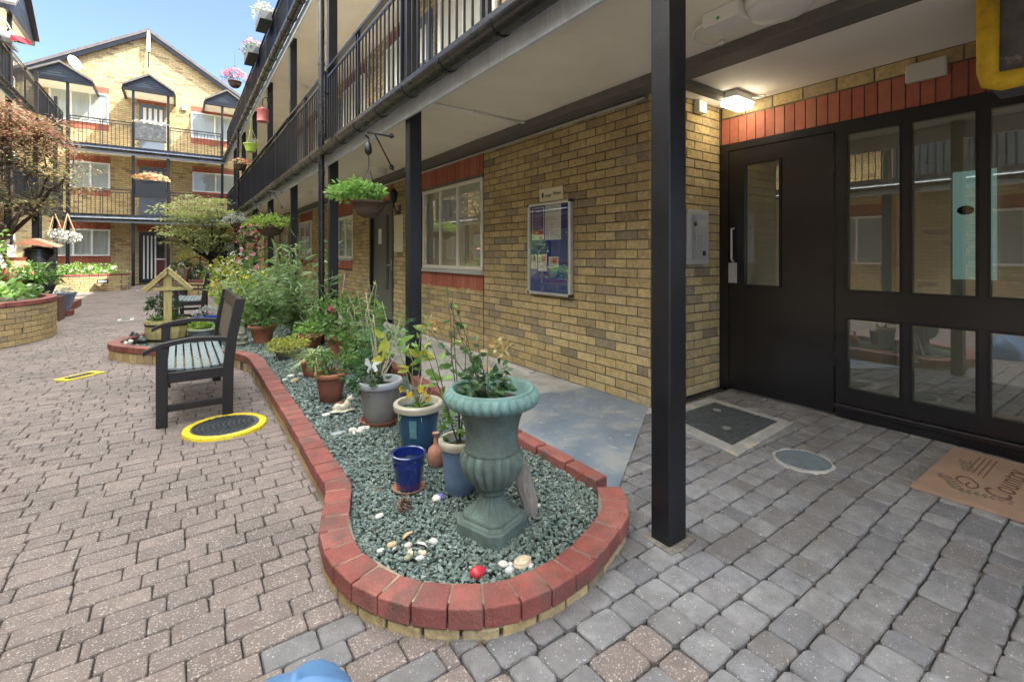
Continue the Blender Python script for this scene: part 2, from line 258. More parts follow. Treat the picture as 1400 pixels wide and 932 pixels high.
# ------------------------------------------------------------------ mesh helpers
class MB:
    def __init__(s): s.v = []; s.f = []; s.m = []
    def add(s, vs, fs, mi=0):
        o = len(s.v); s.v.extend([tuple(p) for p in vs]); s.f.extend([tuple(i + o for i in f) for f in fs]); s.m.extend([mi] * len(fs)); return s
    def box(s, x0, x1, y0, y1, z0, z1, mi=0):
        x0, x1 = sorted((x0, x1)); y0, y1 = sorted((y0, y1)); z0, z1 = sorted((z0, z1))
        vs = [(x0, y0, z0), (x1, y0, z0), (x1, y1, z0), (x0, y1, z0), (x0, y0, z1), (x1, y0, z1), (x1, y1, z1), (x0, y1, z1)]
        return s.add(vs, [(0, 3, 2, 1), (4, 5, 6, 7), (0, 1, 5, 4), (1, 2, 6, 5), (2, 3, 7, 6), (3, 0, 4, 7)], mi)
    def bar(s, a, b, w, h, up=(0, 0, 1), mi=0):
        a = Vector(a); b = Vector(b); d = (b - a).normalized(); up = Vector(up)
        x = d.cross(up)
        if x.length < 1e-4: x = d.cross(Vector((1, 0, 0)))
        x.normalize(); z = x.cross(d)
        q = [x * (-w / 2) + z * (-h / 2), x * (w / 2) + z * (-h / 2), x * (w / 2) + z * (h / 2), x * (-w / 2) + z * (h / 2)]
        return s.add([a + k for k in q] + [b + k for k in q], [(0, 1, 2, 3), (7, 6, 5, 4), (0, 4, 5, 1), (1, 5, 6, 2), (2, 6, 7, 3), (3, 7, 4, 0)], mi)
    def tube(s, pts, r, n=8, mi=0, cap=True):
        pts = [Vector(p) for p in pts]; rs = r if isinstance(r, (list, tuple)) else [r] * len(pts)
        o = len(s.v); prev = None
        for i, p in enumerate(pts):
            d = (pts[min(i + 1, len(pts) - 1)] - pts[max(i - 1, 0)])
            d = d.normalized() if d.length > 1e-9 else Vector((0, 0, 1))
            if prev is None:
                x = d.cross(Vector((0, 0, 1)))
                if x.length < 1e-3: x = d.cross(Vector((0, 1, 0)))
            else: x = prev - d * prev.dot(d)
            x.normalize(); prev = x; y = d.cross(x)
            for k in range(n):
                t = 2 * math.pi * k / n
                s.v.append(tuple(p + (x * math.cos(t) + y * math.sin(t)) * rs[i]))
        for i in range(len(pts) - 1):
            for k in range(n):
                a = o + i * n + k; b = o + i * n + (k + 1) % n
                s.f.append((a, b, b + n, a + n)); s.m.append(mi)
        if cap:
            s.f.append(tuple(o + k for k in range(n))[::-1]); s.m.append(mi)
            e = o + (len(pts) - 1) * n; s.f.append(tuple(e + k for k in range(n))); s.m.append(mi)
        return s
    def lathe(s, prof, n=32, c=(0, 0, 0), mi=0, fn=None, cap=3):
        o = len(s.v)
        for j, (r, z) in enumerate(prof):
            for k in range(n):
                t = 2 * math.pi * (k + .5) / n; rr = r
                if fn: rr = fn(r, z, t, j)
                s.v.append((c[0] + rr * math.cos(t), c[1] + rr * math.sin(t), c[2] + z))
        for j in range(len(prof) - 1):
            for k in range(n):
                a = o + j * n + k; b = o + j * n + (k + 1) % n
                s.f.append((a, b, b + n, a + n)); s.m.append(mi)
        if cap & 1: s.f.append(tuple(o + k for k in range(n))[::-1]); s.m.append(mi)
        if cap & 2: e = o + (len(prof) - 1) * n; s.f.append(tuple(e + k for k in range(n))); s.m.append(mi)
        return s
    def prism(s, pts, z0, z1, mi=0):
        n = len(pts)
        vs = [(p[0], p[1], z0) for p in pts] + [(p[0], p[1], z1) for p in pts]
        ar = sum(pts[i][0] * pts[(i + 1) % n][1] - pts[(i + 1) % n][0] * pts[i][1] for i in range(n))
        fs = [tuple(range(n))[::-1], tuple(range(n, 2 * n))] + [(i, (i + 1) % n, n + (i + 1) % n, n + i) for i in range(n)]
        if ar < 0: fs = [f[::-1] for f in fs]
        return s.add(vs, fs, mi)
    def ball(s, c, r, mi=0, n=10, m=7, rot=None):
        r = r if isinstance(r, (list, tuple)) else (r, r, r); vs = []
        for j in range(1, m):
            ph = math.pi * j / m
            for k in range(n):
                t = 2 * math.pi * k / n; vs.append(Vector((math.sin(ph) * math.cos(t) * r[0], math.sin(ph) * math.sin(t) * r[1], math.cos(ph) * r[2])))
        vs.append(Vector((0, 0, r[2]))); vs.append(Vector((0, 0, -r[2])))
        if rot is not None: vs = [rot @ q for q in vs]
        c = Vector(c); vs = [q + c for q in vs]; T = len(vs) - 2
        fs = []
        for j in range(m - 2):
            for k in range(n):
                a = j * n + k; b = j * n + (k + 1) % n; fs.append((a, a + n, b + n, b))
        for k in range(n):
            fs.append((T, k, (k + 1) % n)); e = (m - 2) * n; fs.append((T + 1, e + (k + 1) % n, e + k))
        return s.add(vs, fs, mi)
    def build(s, name, mats, parent=None, smooth=False, bevel=0, seg=2, remesh=0, sub=0, auto=None):
        me = bpy.data.meshes.new(name)
        off = Vector((0, 0, 0)); q = parent
        while q is not None: off += q.location; q = q.parent
        me.from_pydata([(x - off.x, y - off.y, z - off.z) for x, y, z in s.v] if off.length else s.v, [], s.f)
        mats = mats if isinstance(mats, (list, tuple)) else [mats]
        for m in mats: me.materials.append(m)
        if len(mats) > 1: me.polygons.foreach_set('material_index', s.m)
        if smooth: me.polygons.foreach_set('use_smooth', [True] * len(me.polygons))
        me.update()
        o = bpy.data.objects.new(name, me); COL.objects.link(o)
        if parent is not None: o.parent = parent
        if remesh:
            k = o.modifiers.new('remesh', 'REMESH'); k.mode = 'VOXEL'; k.voxel_size = remesh; k.use_smooth_shade = True
            k2 = o.modifiers.new('smooth', 'SMOOTH'); k2.factor = 0.6; k2.iterations = 4
        if bevel:
            k = o.modifiers.new('edge', 'BEVEL'); k.width = bevel; k.segments = seg; k.limit_method = 'ANGLE'; k.angle_limit = math.radians(40)
        if sub:
            k = o.modifiers.new('sub', 'SUBSURF'); k.levels = sub; k.render_levels = sub
        if auto: me.set_sharp_from_angle(angle=math.radians(auto))
        return o
def thing(name, label, cat, loc=(0, 0, 0), group=None):
    o = bpy.data.objects.new(name, None); COL.objects.link(o); o.location = loc; o.empty_display_size = 0.1
    o['label'] = label; o['category'] = cat
    if group: o['group'] = group
    return o
def tag(o, label, cat, group=None):
    o['label'] = label; o['category'] = cat
    if group: o['group'] = group
    return o
def kind(o, k): o['kind'] = k; return o
def dup(root, loc, label, group=None, scale=None, rotz=None):
    r = root.copy(); COL.objects.link(r); r.location = loc; r['label'] = label
    if group: r['group'] = group
    if rotz is not None: r.rotation_euler = (0, 0, rotz)
    if scale: r.scale = (scale,) * 3
    for ch in list(root.children):
        c = ch.copy(); COL.objects.link(c); c.parent = r
        for g in ch.children:
            d = g.copy(); COL.objects.link(d); d.parent = c
    return r
def bez(pts, n=8, closed=False):
    """Catmull-Rom through points"""
    P = [Vector((*p, 0)) if len(p) == 2 else Vector(p) for p in pts]; out = []; m = len(P)
    for i in range(m if closed else m - 1):
        if closed: a, b, c, d = P[(i - 1) % m], P[i], P[(i + 1) % m], P[(i + 2) % m]
        else: a, b, c, d = P[max(i - 1, 0)], P[i], P[i + 1], P[min(i + 2, m - 1)]
        for k in range(n):
            t = k / n
            out.append(0.5 * ((2 * b) + (c - a) * t + (2 * a - 5 * b + 4 * c - d) * t * t + (3 * b - a - 3 * c + d) * t ** 3))
    if not closed: out.append(P[-1])
    return out
def inside(x, y, poly):
    r = False; n = len(poly); j = n - 1
    for i in range(n):
        xi, yi = poly[i][0], poly[i][1]; xj, yj = poly[j][0], poly[j][1]
        if (yi > y) != (yj > y) and x < (xj - xi) * (y - yi) / (yj - yi + 1e-12) + xi: r = not r
        j = i
    return r
def rv(): 
    while True:
        v = Vector((R.uniform(-1, 1), R.uniform(-1, 1), R.uniform(-1, 1)))
        if 0.05 < v.length < 1: return v.normalized()
def text_mesh(txt, size, mat, name, parent, o, xdir, ydir, align='CENTER', shear=0.0, depth=0.0008):
    cu = bpy.data.curves.new('t', 'FONT'); cu.body = txt; cu.size = size; cu.align_x = align; cu.align_y = 'CENTER'; cu.extrude = depth; cu.shear = shear
    ob = bpy.data.objects.new('t', cu); COL.objects.link(ob)
    dg = bpy.context.evaluated_depsgraph_get(); me = bpy.data.meshes.new_from_object(ob.evaluated_get(dg))
    bpy.data.objects.remove(ob); bpy.data.curves.remove(cu)
    xd = Vector(xdir).normalized(); yd = Vector(ydir).normalized(); zd = xd.cross(yd); off = Vector((0, 0, 0)); q = parent
    while q is not None: off += q.location; q = q.parent
    for v in me.vertices: v.co = Vector(o) + xd * v.co.x + yd * v.co.y + zd * v.co.z - off
    me.materials.clear(); me.materials.append(mat); me.name = name
    r = bpy.data.objects.new(name, me); COL.objects.link(r); r.parent = parent; return r

# ------------------------------------------------------------------ plants
def leaf(mb, p, d, L, W, mi=0, bend=0.25, up=None):
    d = d.normalized(); u = (up if up is not None else rv()); x = d.cross(u)
    if x.length < 1e-3: x = d.cross(Vector((1, 0.2, 0)))
    x.normalize(); n = x.cross(d)
    q1 = p + d * L * .35 + n * L * bend * .25; q2 = p + d * L * .72 + n * L * bend * .1; tip = p + d * L - n * L * bend * .35
    mb.add([p, q1 + x * W * .5, q2 + x * W * .36, tip, q2 - x * W * .36, q1 - x * W * .5, q1 - n * W * .15, q2 - n * W * .12], [(0, 6, 1), (1, 6, 7, 2), (2, 7, 3), (0, 5, 6), (5, 4, 7, 6), (4, 3, 7)], mi)
def sleaf(mb, p, d, L, W, mi=0, n=None):
    d = d.normalized(); n = n if n is not None else rv(); x = d.cross(n)
    if x.length < 1e-3: x = d.cross(Vector((1, .3, 0)))
    x.normalize()
    mb.add([p, p + d * L * .5 + x * W * .5, p + d * L, p + d * L * .5 - x * W * .5], [(0, 1, 2, 3)], mi)
def clumps(mb, c, rad, nc, per, L, W, flat=1.0, cs=0.3, big=False, mi=0, out=0.8, hemi=False, mis=None, fill=0.35):
    """leaves in clumps spread through an ellipsoid, thicker towards the outside"""
    c = Vector(c); rad = Vector(rad)
    for _ in range(nc):
        v = rv() * (fill + (1 - fill) * R.random() ** .5)
        if hemi and v.z < -.15: v.z = abs(v.z)
        cc = c + Vector((v.x * rad.x, v.y * rad.y, v.z * rad.z)); m = R.choice(mis) if mis else mi
        for _ in range(per):
            w = rv() * R.random() ** .6; w.z *= flat
            p = cc + w * cs * (rad.x + rad.y + rad.z) / 3
            d = (v * out + rv() * .8); d.z *= .8 if flat > .6 else .35
            (leaf if big else sleaf)(mb, p, d, L * R.uniform(.65, 1.25), W * R.uniform(.7, 1.2), m)
def blades(mb, c, n, L, W, mi=0, spread=1.0, r0=0.03, droop=1.0):
    c = Vector(c)
    for _ in range(n):
        a = R.uniform(0, 2 * math.pi); e = R.uniform(.25, 1.35); d = Vector((math.cos(a) * math.cos(e) * spread, math.sin(a) * math.cos(e) * spread, math.sin(e)))
        p = c + Vector((math.cos(a), math.sin(a), 0)) * r0 * R.random(); l = L * R.uniform(.6, 1.1); x = Vector((-math.sin(a), math.cos(a), 0)); pr = []
        k = 5
        for i in range(k + 1):
            t = i / k; w = W * (1 - t * t) * .5 + .0005
            q = p + d * l * t + Vector((0, 0, -droop * l * .7 * t * t)); pr += [q + x * w, q - x * w]
        mb.add(pr, [(2 * i, 2 * i + 1, 2 * i + 3, 2 * i + 2) for i in range(k)], mi)
def flower(mb, p, r, mi=0, n=5, nd=None):
    nd = (nd if nd is not None else rv()); nd = Vector((nd.x, nd.y, abs(nd.z) * .6 + .1)).normalized()
    x = nd.cross(Vector((.3, .2, 1))).normalized(); y = nd.cross(x); p = Vector(p); vs = [p]
    for k in range(n):
        t = 2 * math.pi * k / n; a = .55
        vs += [p + (x * math.cos(t - a) + y * math.sin(t - a)) * r * .75 + nd * r * .15, p + (x * math.cos(t) + y * math.sin(t)) * r + nd * r * .3, p + (x * math.cos(t + a) + y * math.sin(t + a)) * r * .75 + nd * r * .15]
    mb.add(vs, [(0, 1 + 3 * k, 2 + 3 * k, 3 + 3 * k) for k in range(n)], mi)
def flowers(mb, c, rad, n, r, mis=(0,), hemi=True, shell=True):
    c = Vector(c)
    for _ in range(n):
        v = rv() * ((.85 + .25 * R.random()) if shell else R.random() ** .4)
        if hemi: v.z = abs(v.z)
        flower(mb, c + Vector((v.x * rad[0], v.y * rad[1], v.z * rad[2])), r * R.uniform(.7, 1.2), R.choice(mis), nd=v + Vector((-.3, -.5, .3)))
def wig(a, b, n=4, amp=.05):
    a = Vector(a); b = Vector(b); o = [a]
    for i in range(1, n): o.append(a.lerp(b, i / n) + rv() * amp * (b - a).length * .5)
    return o + [b]
def stem_leaves(ms, ml, base, top, r, nl, L, W, big=True, amp=.06, droop=-.1, start=.25, mi=0):
    pts = wig(base, top, 5, amp); ms.tube(pts, [r * (1 - .6 * i / 5) for i in range(6)], 5)
    for i in range(nl):
        t = start + (1 - start) * (i + R.random()) / nl; k = min(4, int(t * 5)); p = pts[k].lerp(pts[k + 1], t * 5 - k)
        d = rv(); d.z = d.z * .4 + .35 + droop; 
        (leaf if big else sleaf)(ml, p, d, L * R.uniform(.7, 1.2), W * R.uniform(.8, 1.2), mi)
    return pts
# ------------------------------------------------------------------ world and sun
SUN = Vector((0.82, -0.57, 1.36)).normalized()
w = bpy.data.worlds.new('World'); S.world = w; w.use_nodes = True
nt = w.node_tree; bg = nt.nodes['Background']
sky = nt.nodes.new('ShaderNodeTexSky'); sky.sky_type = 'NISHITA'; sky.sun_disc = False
sky.sun_elevation = math.asin(SUN.z); sky.sun_rotation = math.atan2(SUN.x, SUN.y)
sky.air_density = 0.42; sky.dust_density = 1.6; sky.ozone_density = 1.5
# unseen cloud added overhead and west to brighten the shade, clear blue low north
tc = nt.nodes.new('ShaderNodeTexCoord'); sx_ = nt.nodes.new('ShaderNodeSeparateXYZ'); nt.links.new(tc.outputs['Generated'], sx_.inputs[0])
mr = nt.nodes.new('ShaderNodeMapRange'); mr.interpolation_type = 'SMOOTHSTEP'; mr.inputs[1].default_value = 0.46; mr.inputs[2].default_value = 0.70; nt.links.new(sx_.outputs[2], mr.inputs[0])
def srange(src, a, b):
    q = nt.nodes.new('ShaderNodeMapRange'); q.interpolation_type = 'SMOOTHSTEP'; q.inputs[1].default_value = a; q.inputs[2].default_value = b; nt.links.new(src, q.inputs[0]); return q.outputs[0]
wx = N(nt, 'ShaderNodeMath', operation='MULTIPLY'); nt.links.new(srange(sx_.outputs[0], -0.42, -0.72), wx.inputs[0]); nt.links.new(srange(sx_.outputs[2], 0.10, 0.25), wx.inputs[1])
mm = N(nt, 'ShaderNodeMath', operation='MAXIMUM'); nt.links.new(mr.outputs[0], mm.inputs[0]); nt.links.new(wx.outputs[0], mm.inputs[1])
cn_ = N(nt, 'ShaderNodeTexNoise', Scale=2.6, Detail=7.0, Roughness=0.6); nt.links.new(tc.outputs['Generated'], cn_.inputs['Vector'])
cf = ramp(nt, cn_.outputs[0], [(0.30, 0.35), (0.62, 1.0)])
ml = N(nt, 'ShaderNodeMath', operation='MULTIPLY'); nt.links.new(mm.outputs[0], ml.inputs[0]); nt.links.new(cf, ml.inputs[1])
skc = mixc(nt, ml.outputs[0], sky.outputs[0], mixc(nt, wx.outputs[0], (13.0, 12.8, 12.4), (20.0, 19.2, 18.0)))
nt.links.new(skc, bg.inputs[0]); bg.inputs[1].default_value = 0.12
sl = bpy.data.lights.new('sun', 'SUN'); sl.energy = 3.0; sl.angle = math.radians(0.5); sl.color = (1.0, 0.94, 0.84)
so = bpy.data.objects.new('sun', sl); COL.objects.link(so); so.rotation_euler = SUN.to_track_quat('Z', 'Y').to_euler()
S.view_settings.view_transform = 'Standard'; S.view_settings.look = 'None'; S.view_settings.exposure = 2.5; S.view_settings.use_white_balance = True; S.view_settings.white_balance_temperature = 6500; S.view_settings.white_balance_tint = 8; S.view_settings.gamma = 1.0
S.cycles.use_denoising = True
S.cycles.max_bounces = 8; S.cycles.diffuse_bounces = 5; S.cycles.transparent_max_bounces = 12
S.cycles.caustics_reflective = False; S.cycles.caustics_refractive = False
S.cycles.sample_clamp_indirect = 8

# ------------------------------------------------------------------ planter outline (shared by paving, coping, gravel)
def zc(y): return .098 + .07 * min(1, max(0, (y - 1.2) / 5))
COPE = [(1.60, 1.49), (1.50, 1.35), (1.37, 1.285), (1.17, 1.215), (1.0, 1.195), (.83, 1.215), (.685, 1.30), (.58, 1.40), (.51, 1.53), (.478, 1.66), (.48, 1.84), (.53, 2.0), (.592, 2.21), (.595, 2.45), (.607, 3.18), (.61, 4.0), (.612, 4.67), (.58, 5.36), (.33, 5.80), (-.14, 6.18), (-.52, 6.68), (-.60, 7.0), (-.45, 7.35), (-.30, 7.7), (-.22, 8.1), (.1, 8.55), (.6, 8.9), (1.2, 9.1), (1.62, 9.15)]
cope = bez(COPE, 10)
BED = [(p.x, p.y) for p in cope] + [(1.62, 9.1), (1.60, 1.5)]

# ------------------------------------------------------------------ ground
kind(MB().add([(-200, -200, -.02), (200, -200, -.02), (200, 200, -.02), (-200, 200, -.02)], [(0, 1, 2, 3)]).build('ground', grit), 'structure')
inbed = lambda x, y: inside(x, y, BED)
def block(mb, x0, x1, y0, y1, soft):
    l, rh = x1 - x0, y1 - y0; cx, cy = (x0 + x1) / 2, (y0 + y1) / 2
    if l < .03: return
    if all(inbed(cx + u * l / 2, cy + v * rh / 2) for u in (-1, 1) for v in (-1, 1)) or (cx > 2.9 and cy > 2.25) or (1.6 < cx < 2.9 and cy > 1.66 + max(0, cx - 1.78) * .62): return
    wb = .008 * math.sin(cx * 2.1 + 1.3) + .005 * math.sin(cx * 5 + cy)
    g = .0018 if not soft else .0024; hx, hy = l / 2 - g, rh / 2 - g; z = R.uniform(-.0025, .0025); c = min(.016 if soft else .009, hx * .4)
    tx, ty = R.uniform(-.02, .02), R.uniform(-.02, .02)
    if cy < 9:
        def ring(k, zz, cc):
            a, b = hx - k, hy - k
            return [(cx + px, cy + py + wb, zz + px * tx + py * ty) for px, py in ((-a + cc, -b), (a - cc, -b), (a - cc * .29, -b + cc * .29), (a, -b + cc), (a, b - cc), (a - cc * .29, b - cc * .29), (a - cc, b), (-a + cc, b), (-a + cc * .29, b - cc * .29), (-a, b - cc), (-a, -b + cc), (-a + cc * .29, -b + cc * .29))]
        jj = .0022 if soft else .0013
        j = [R.uniform(-jj, jj) for _ in range(12)]; q1, q2 = (.0035, .010) if soft else (.0022, .006)
        r0 = ring(0, z - .02, c); r1 = ring(0, z - .006, c); r2 = ring(q1, z - .0014, c); r3 = ring(q2, z, c)
        r1 = [(p[0] + q, p[1] + q, p[2]) for p, q in zip(r1, j)]; r2 = [(p[0] + q, p[1] + q, p[2]) for p, q in zip(r2, j)]
        n = 12; fs = []
        for k in range(3): fs += [(k * n + i, k * n + (i + 1) % n, (k + 1) * n + (i + 1) % n, (k + 1) * n + i) for i in range(n)]
        fs.append(tuple(range(3 * n, 4 * n))); mb.add(r0 + r1 + r2 + r3, fs)
    else:
        r1 = [(cx + sx * hx, cy + sy * hy + wb, z - .012) for sx, sy in ((-1, -1), (1, -1), (1, 1), (-1, 1))]; r2 = [(cx + sx * (hx - .004), cy + sy * (hy - .004) + wb, z) for sx, sy in ((-1, -1), (1, -1), (1, 1), (-1, 1))]
        mb.add(r1 + r2, [(i, (i + 1) % 4, 4 + (i + 1) % 4, 4 + i) for i in range(4)] + [(4, 5, 6, 7)])
LP, RP = MB(), MB()
def lay(mb, x0f, x1f, y0, y1, lens, rh0, soft):
    y = y0
    while y < y1:
        rh = rh0 * R.choice((.96, 1.0, 1.04)); a, b = x0f(y), x1f(y); x = a - R.uniform(0, .15)
        while x < b:
            l = R.choice(lens) * R.uniform(.95, 1.05); tgt = mb
            if y < 1.45 and abs(x - EDGE) < .75 and R.random() < .5 - .5 * abs(x - EDGE) / .75: tgt = RP if mb is LP else LP
            block(tgt, max(x, a), min(x + l, b), y, y + rh, soft); x += l
        y += rh
EDGE = .66
lay(LP, lambda y: -4.6, lambda y: EDGE if y < 1.6 else 1.70, -1.6, 22.8, (.10, .135, .155, .155, .18), .090, False)
lay(RP, lambda y: EDGE if y < 1.6 else 1.66, lambda y: 3.87, -1.6, 2.3, (.10, .12, .125, .16, .165), .112, True)
kind(LP.build('courtyard_paving', paver_l), 'structure'); kind(RP.build('entrance_paving', paver_r), 'structure')
mb = MB(); mb.prism([(1.665, 1.50), (1.80, 1.60), (2.86, 2.27), (2.905, 2.30), (2.905, 2.95), (2.4, 3.05), (1.665, 2.7)], -.03, .006)
kind(mb.build('painted_slab', bluecon), 'structure')
kind(MB().box(1.665, 2.905, 2.2, 22, -.03, .002).build('walkway', conc), 'structure')
kind(MB().box(2.76, 2.83, 3.6, 12, 0, .022).build('kerb_strip', palecon, bevel=.005), 'structure')

# ------------------------------------------------------------------ walls
class W:
    def __init__(s, ax, pos, sg): s.ax, s.pos, s.sg = ax, pos, sg
    def p(s, a, d, z):
        return Vector((s.pos + s.sg * d, a, z)) if s.ax == 'X' else Vector((a, s.pos + s.sg * d, z))
    def box(s, mb, a0, a1, d0, d1, z0, z1, mi=0):
        p, q = s.p(a0, d0, z0), s.p(a1, d1, z1); mb.box(p.x, q.x, p.y, q.y, p.z, q.z, mi); return mb
    def quad(s, mb, a0, a1, d, z0, z1, mi=0):
        mb.add([s.p(a0, d, z0), s.p(a1, d, z0), s.p(a1, d, z1), s.p(a0, d, z1)], [(0, 1, 2, 3)], mi); return mb
def bricks(wl, a0, a1, z0, z1, holes=(), ph=0.0, mb=None, bw=.225, rh=.075, skipd=.0):
    mb = mb or MB(); g = .0042; r = int(math.floor(z0 / rh))
    while r * rh < z1 - .01:
        zl, zh = max(z0, r * rh) + g, min(z1, r * rh + rh) - g; zm = (zl + zh) / 2
        cuts = sorted((h[0], h[1]) for h in holes if h[2] < zm < h[3])
        segs = []; s = a0
        for c0, c1 in cuts:
            if c0 > s: segs.append((s, min(c0, a1)))
            s = max(s, c1)
        if s < a1: segs.append((s, a1))
        k = math.floor((a0 - ph) / bw) - 1
        while k * bw + ph < a1:
            b0 = k * bw + ph + (bw / 2 if r % 2 else 0); b1 = b0 + bw; k += 1
            for s0, s1 in segs:
                u, v = max(b0, s0), min(b1, s1)
                if v - u > .025 and zh - zl > .012:
                    d = R.uniform(-.0015, .0025); j = lambda: R.uniform(-.0012, .0012)
                    c = .0035
                    vs = [wl.p(u + g + j(), -.02, zl), wl.p(v - g, -.02, zl), wl.p(v - g, -.02, zh), wl.p(u + g, -.02, zh),
                          wl.p(u + g + j(), d - c, zl + j()), wl.p(v - g + j(), d - c, zl + j()), wl.p(v - g + j(), d - c, zh + j()), wl.p(u + g + j(), d - c, zh + j()),
                          wl.p(u + g + c, d + j(), zl + c), wl.p(v - g - c, d + j(), zl + c), wl.p(v - g - c, d + j(), zh - c), wl.p(u + g + c, d + j(), zh - c)]
                    fs = [(8, 9, 10, 11)] + [(a + i, a + (i + 1) % 4, a + 4 + (i + 1) % 4, a + 4 + i) for a in (0, 4) for i in range(4)]
                    mb.add(vs, fs)
        r += 1
    return mb
def soldiers(wl, a0, a1, z0, z1, mb=None, d=.002):
    mb = mb or MB(); n = max(1, round((a1 - a0) / .075)); s = (a1 - a0) / n
    for i in range(n):
        k = R.uniform(-.001, .002) + d; wl.box(mb, a0 + i * s + .004, a0 + (i + 1) * s - .004, -.03, k, z0 + .004, z1 - .004)
    return mb
def window(b, wl, a0, a1, z0, z1, cols, fm, d=0.0, inner=curtain, fw=.05, trans=None, sill=None):
    """frame with its panes, what hangs behind them, and the sill"""
    f = MB()
    for x0, x1, y0, y1 in ((a0, a1, z0, z0 + fw), (a0, a1, z1 - fw, z1)): wl.box(f, x0, x1, d, d + .05, y0, y1)
    for x in [a0 + fw / 2] + [a0 + (a1 - a0) * c for c in cols] + [a1 - fw / 2]:
        wl.box(f, x - fw / 2, x + fw / 2, d + .002, d + .046, z0 + fw, z1 - fw)
    if trans: wl.box(f, a0 + fw, a0 + (a1 - a0) * trans[0], d + .004, d + .043, trans[1] - .02, trans[1] + .02)
    fo = f.build('window', fm, b, bevel=.004, seg=1)
    wl.quad(MB(), a0 + fw * .5, a1 - fw * .5, d + .03, z0 + fw * .5, z1 - fw * .5).build('pane', glass, fo)
    c = MB(); n = 40
    if inner is blind:
        k = int((z1 - z0) / .032)
        for i in range(k):
            zz = z0 + .01 + i * .032; vs = [wl.p(a0 + .02, d - .004, zz), wl.p(a1 - .02, d - .004, zz), wl.p(a1 - .02, d + .012, zz + .0305), wl.p(a0 + .02, d + .012, zz + .0305)]
            c.add(vs, [(0, 1, 2, 3)])
        c.build('blind', inner, fo)
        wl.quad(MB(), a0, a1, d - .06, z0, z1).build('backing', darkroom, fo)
    else:
        vs = []
        for i in range(n + 1):
            a = a0 + .01 + (a1 - a0 - .02) * i / n; dd = d + .012 + .010 * math.sin(i * 1.9 + z0) * (.6 + .4 * math.sin(i * .37))
            vs += [wl.p(a, dd, z0 + .01), wl.p(a, dd, z1 - .01)]
        c.add(vs, [(2 * i, 2 * i + 2, 2 * i + 3, 2 * i + 1) for i in range(n)]); c.build('curtain', inner, fo, smooth=True)
    if sill is not None:
        wl.box(MB(), a0 - .04, a1 + .04, d, d + .10, z0 - .05, z0 - .003).build('sill', sill, fo, bevel=.006)
    return fo
def gallery(b, wl, a0, a1, z, D, fm=galv, gut=True, soff=soffit, th=.14, lip=.16, clip0=-99):
    """one access deck: slab, fascia, gutter"""
    dk = wl.box(MB(), a0, a1, 0.0, D - .02, z, z + th).build('deck', soff, b)
    wl.box(MB(), a0, a1, D - .018, D + .004, z - lip, z + .07).build('fascia', fm, b)
    wl.box(MB(), a0, a1, D - .018, D + .03, z + .0725, z + th + .004).build('deck_edge', gutterm, b)
    if gut:
        g = MB(); n = 12; c = D + .085; r = .072; zz = z - .03 + .02
        vs = []
        for a in (a0, a1):
            for rr in (r, r - .006):
                for i in range(n + 1):
                    t = math.pi + math.pi * i / n; vs.append(wl.p(a, c + rr * math.cos(t), zz + rr * math.sin(t)))
        m = n + 1
        fs = [(i, i + 1, 2 * m + i + 1, 2 * m + i) for i in range(n)] + [(m + i, 3 * m + i, 3 * m + i + 1, m + i + 1) for i in range(n)] + [(0, 2 * m, 3 * m, m), (n, m + n, 3 * m + n, 2 * m + n)]
        g.add(vs, fs); go = g.build('gutter', gutterm, b, smooth=True, auto=40)
        a = max(a0, clip0) + .3; j = 0
        while a < a1:
            wd = .05 if j % 3 == 0 else .014
            vs = []
            for aa in (a, a + wd):
                for i in range(n + 1):
                    t = math.pi + math.pi * i / n; vs.append(wl.p(aa, c + (r + .006) * math.cos(t), zz + (r + .006) * math.sin(t)))
                for i in range(n + 1):
                    t = math.pi + math.pi * i / n; vs.append(wl.p(aa, c + (r - .001) * math.cos(t), zz + (r - .001) * math.sin(t)))
            M2 = 2 * m
            fs = [(i, i + 1, M2 + i + 1, M2 + i) for i in range(n)] + [(i, m + i, m + i + 1, i + 1) for i in range(n)] + [(M2 + i, M2 + i + 1, M2 + m + i + 1, M2 + m + i) for i in range(n)]
            MB().add(vs, fs).build('gutter_clip', gutterm, go); a += .62; j += 1
    return dk
def railing(b, wl, a0, a1, z0, z1, D, step=.105, panel=False, r=.007, mid=True):
    f = MB()
    wl.box(f, a0, a1, D - .03, D + .025, z1 - .03, z1); wl.box(f, a0, a1, D - .012, D + .012, z1 - .125, z1 - .10); wl.box(f, a0, a1, D - .012, D + .012, z0 + .03, z0 + .05)
    if mid:
        m = (a0 + a1) / 2
        for q in (m - .035, m + .035): wl.box(f, q - .012, q + .012, D - .014, D + .014, z0 - .03, z1 - .031)
    for q in (a0 + .012, a1 - .012): wl.box(f, q - .011, q + .011, D - .0135, D + .0135, z0, z1 - .031)
    n = int((a1 - a0) / step)
    for i in range(1, n):
        a = a0 + (a1 - a0) * i / n
        if mid and abs(a - m) < .06: continue
        wl.box(f, a - r, a + r, D - r, D + r, z0 + .0505, z1 - .1255)
    fo = f.build('railing', black, b)
    if panel: wl.box(MB(), a0 + .03, a1 - .03, D - .034, D - .026, z0 + .02, z1 - .05).build('panel', navy, fo)
    return fo
def pillar(b, wl, a, D, z0, z1, wa=.09, wd=.112, name='pillar'):
    return wl.box(MB(), a - wa / 2, a + wa / 2, D - wd, D, z0, z1).build(name, black, b, bevel=.006)

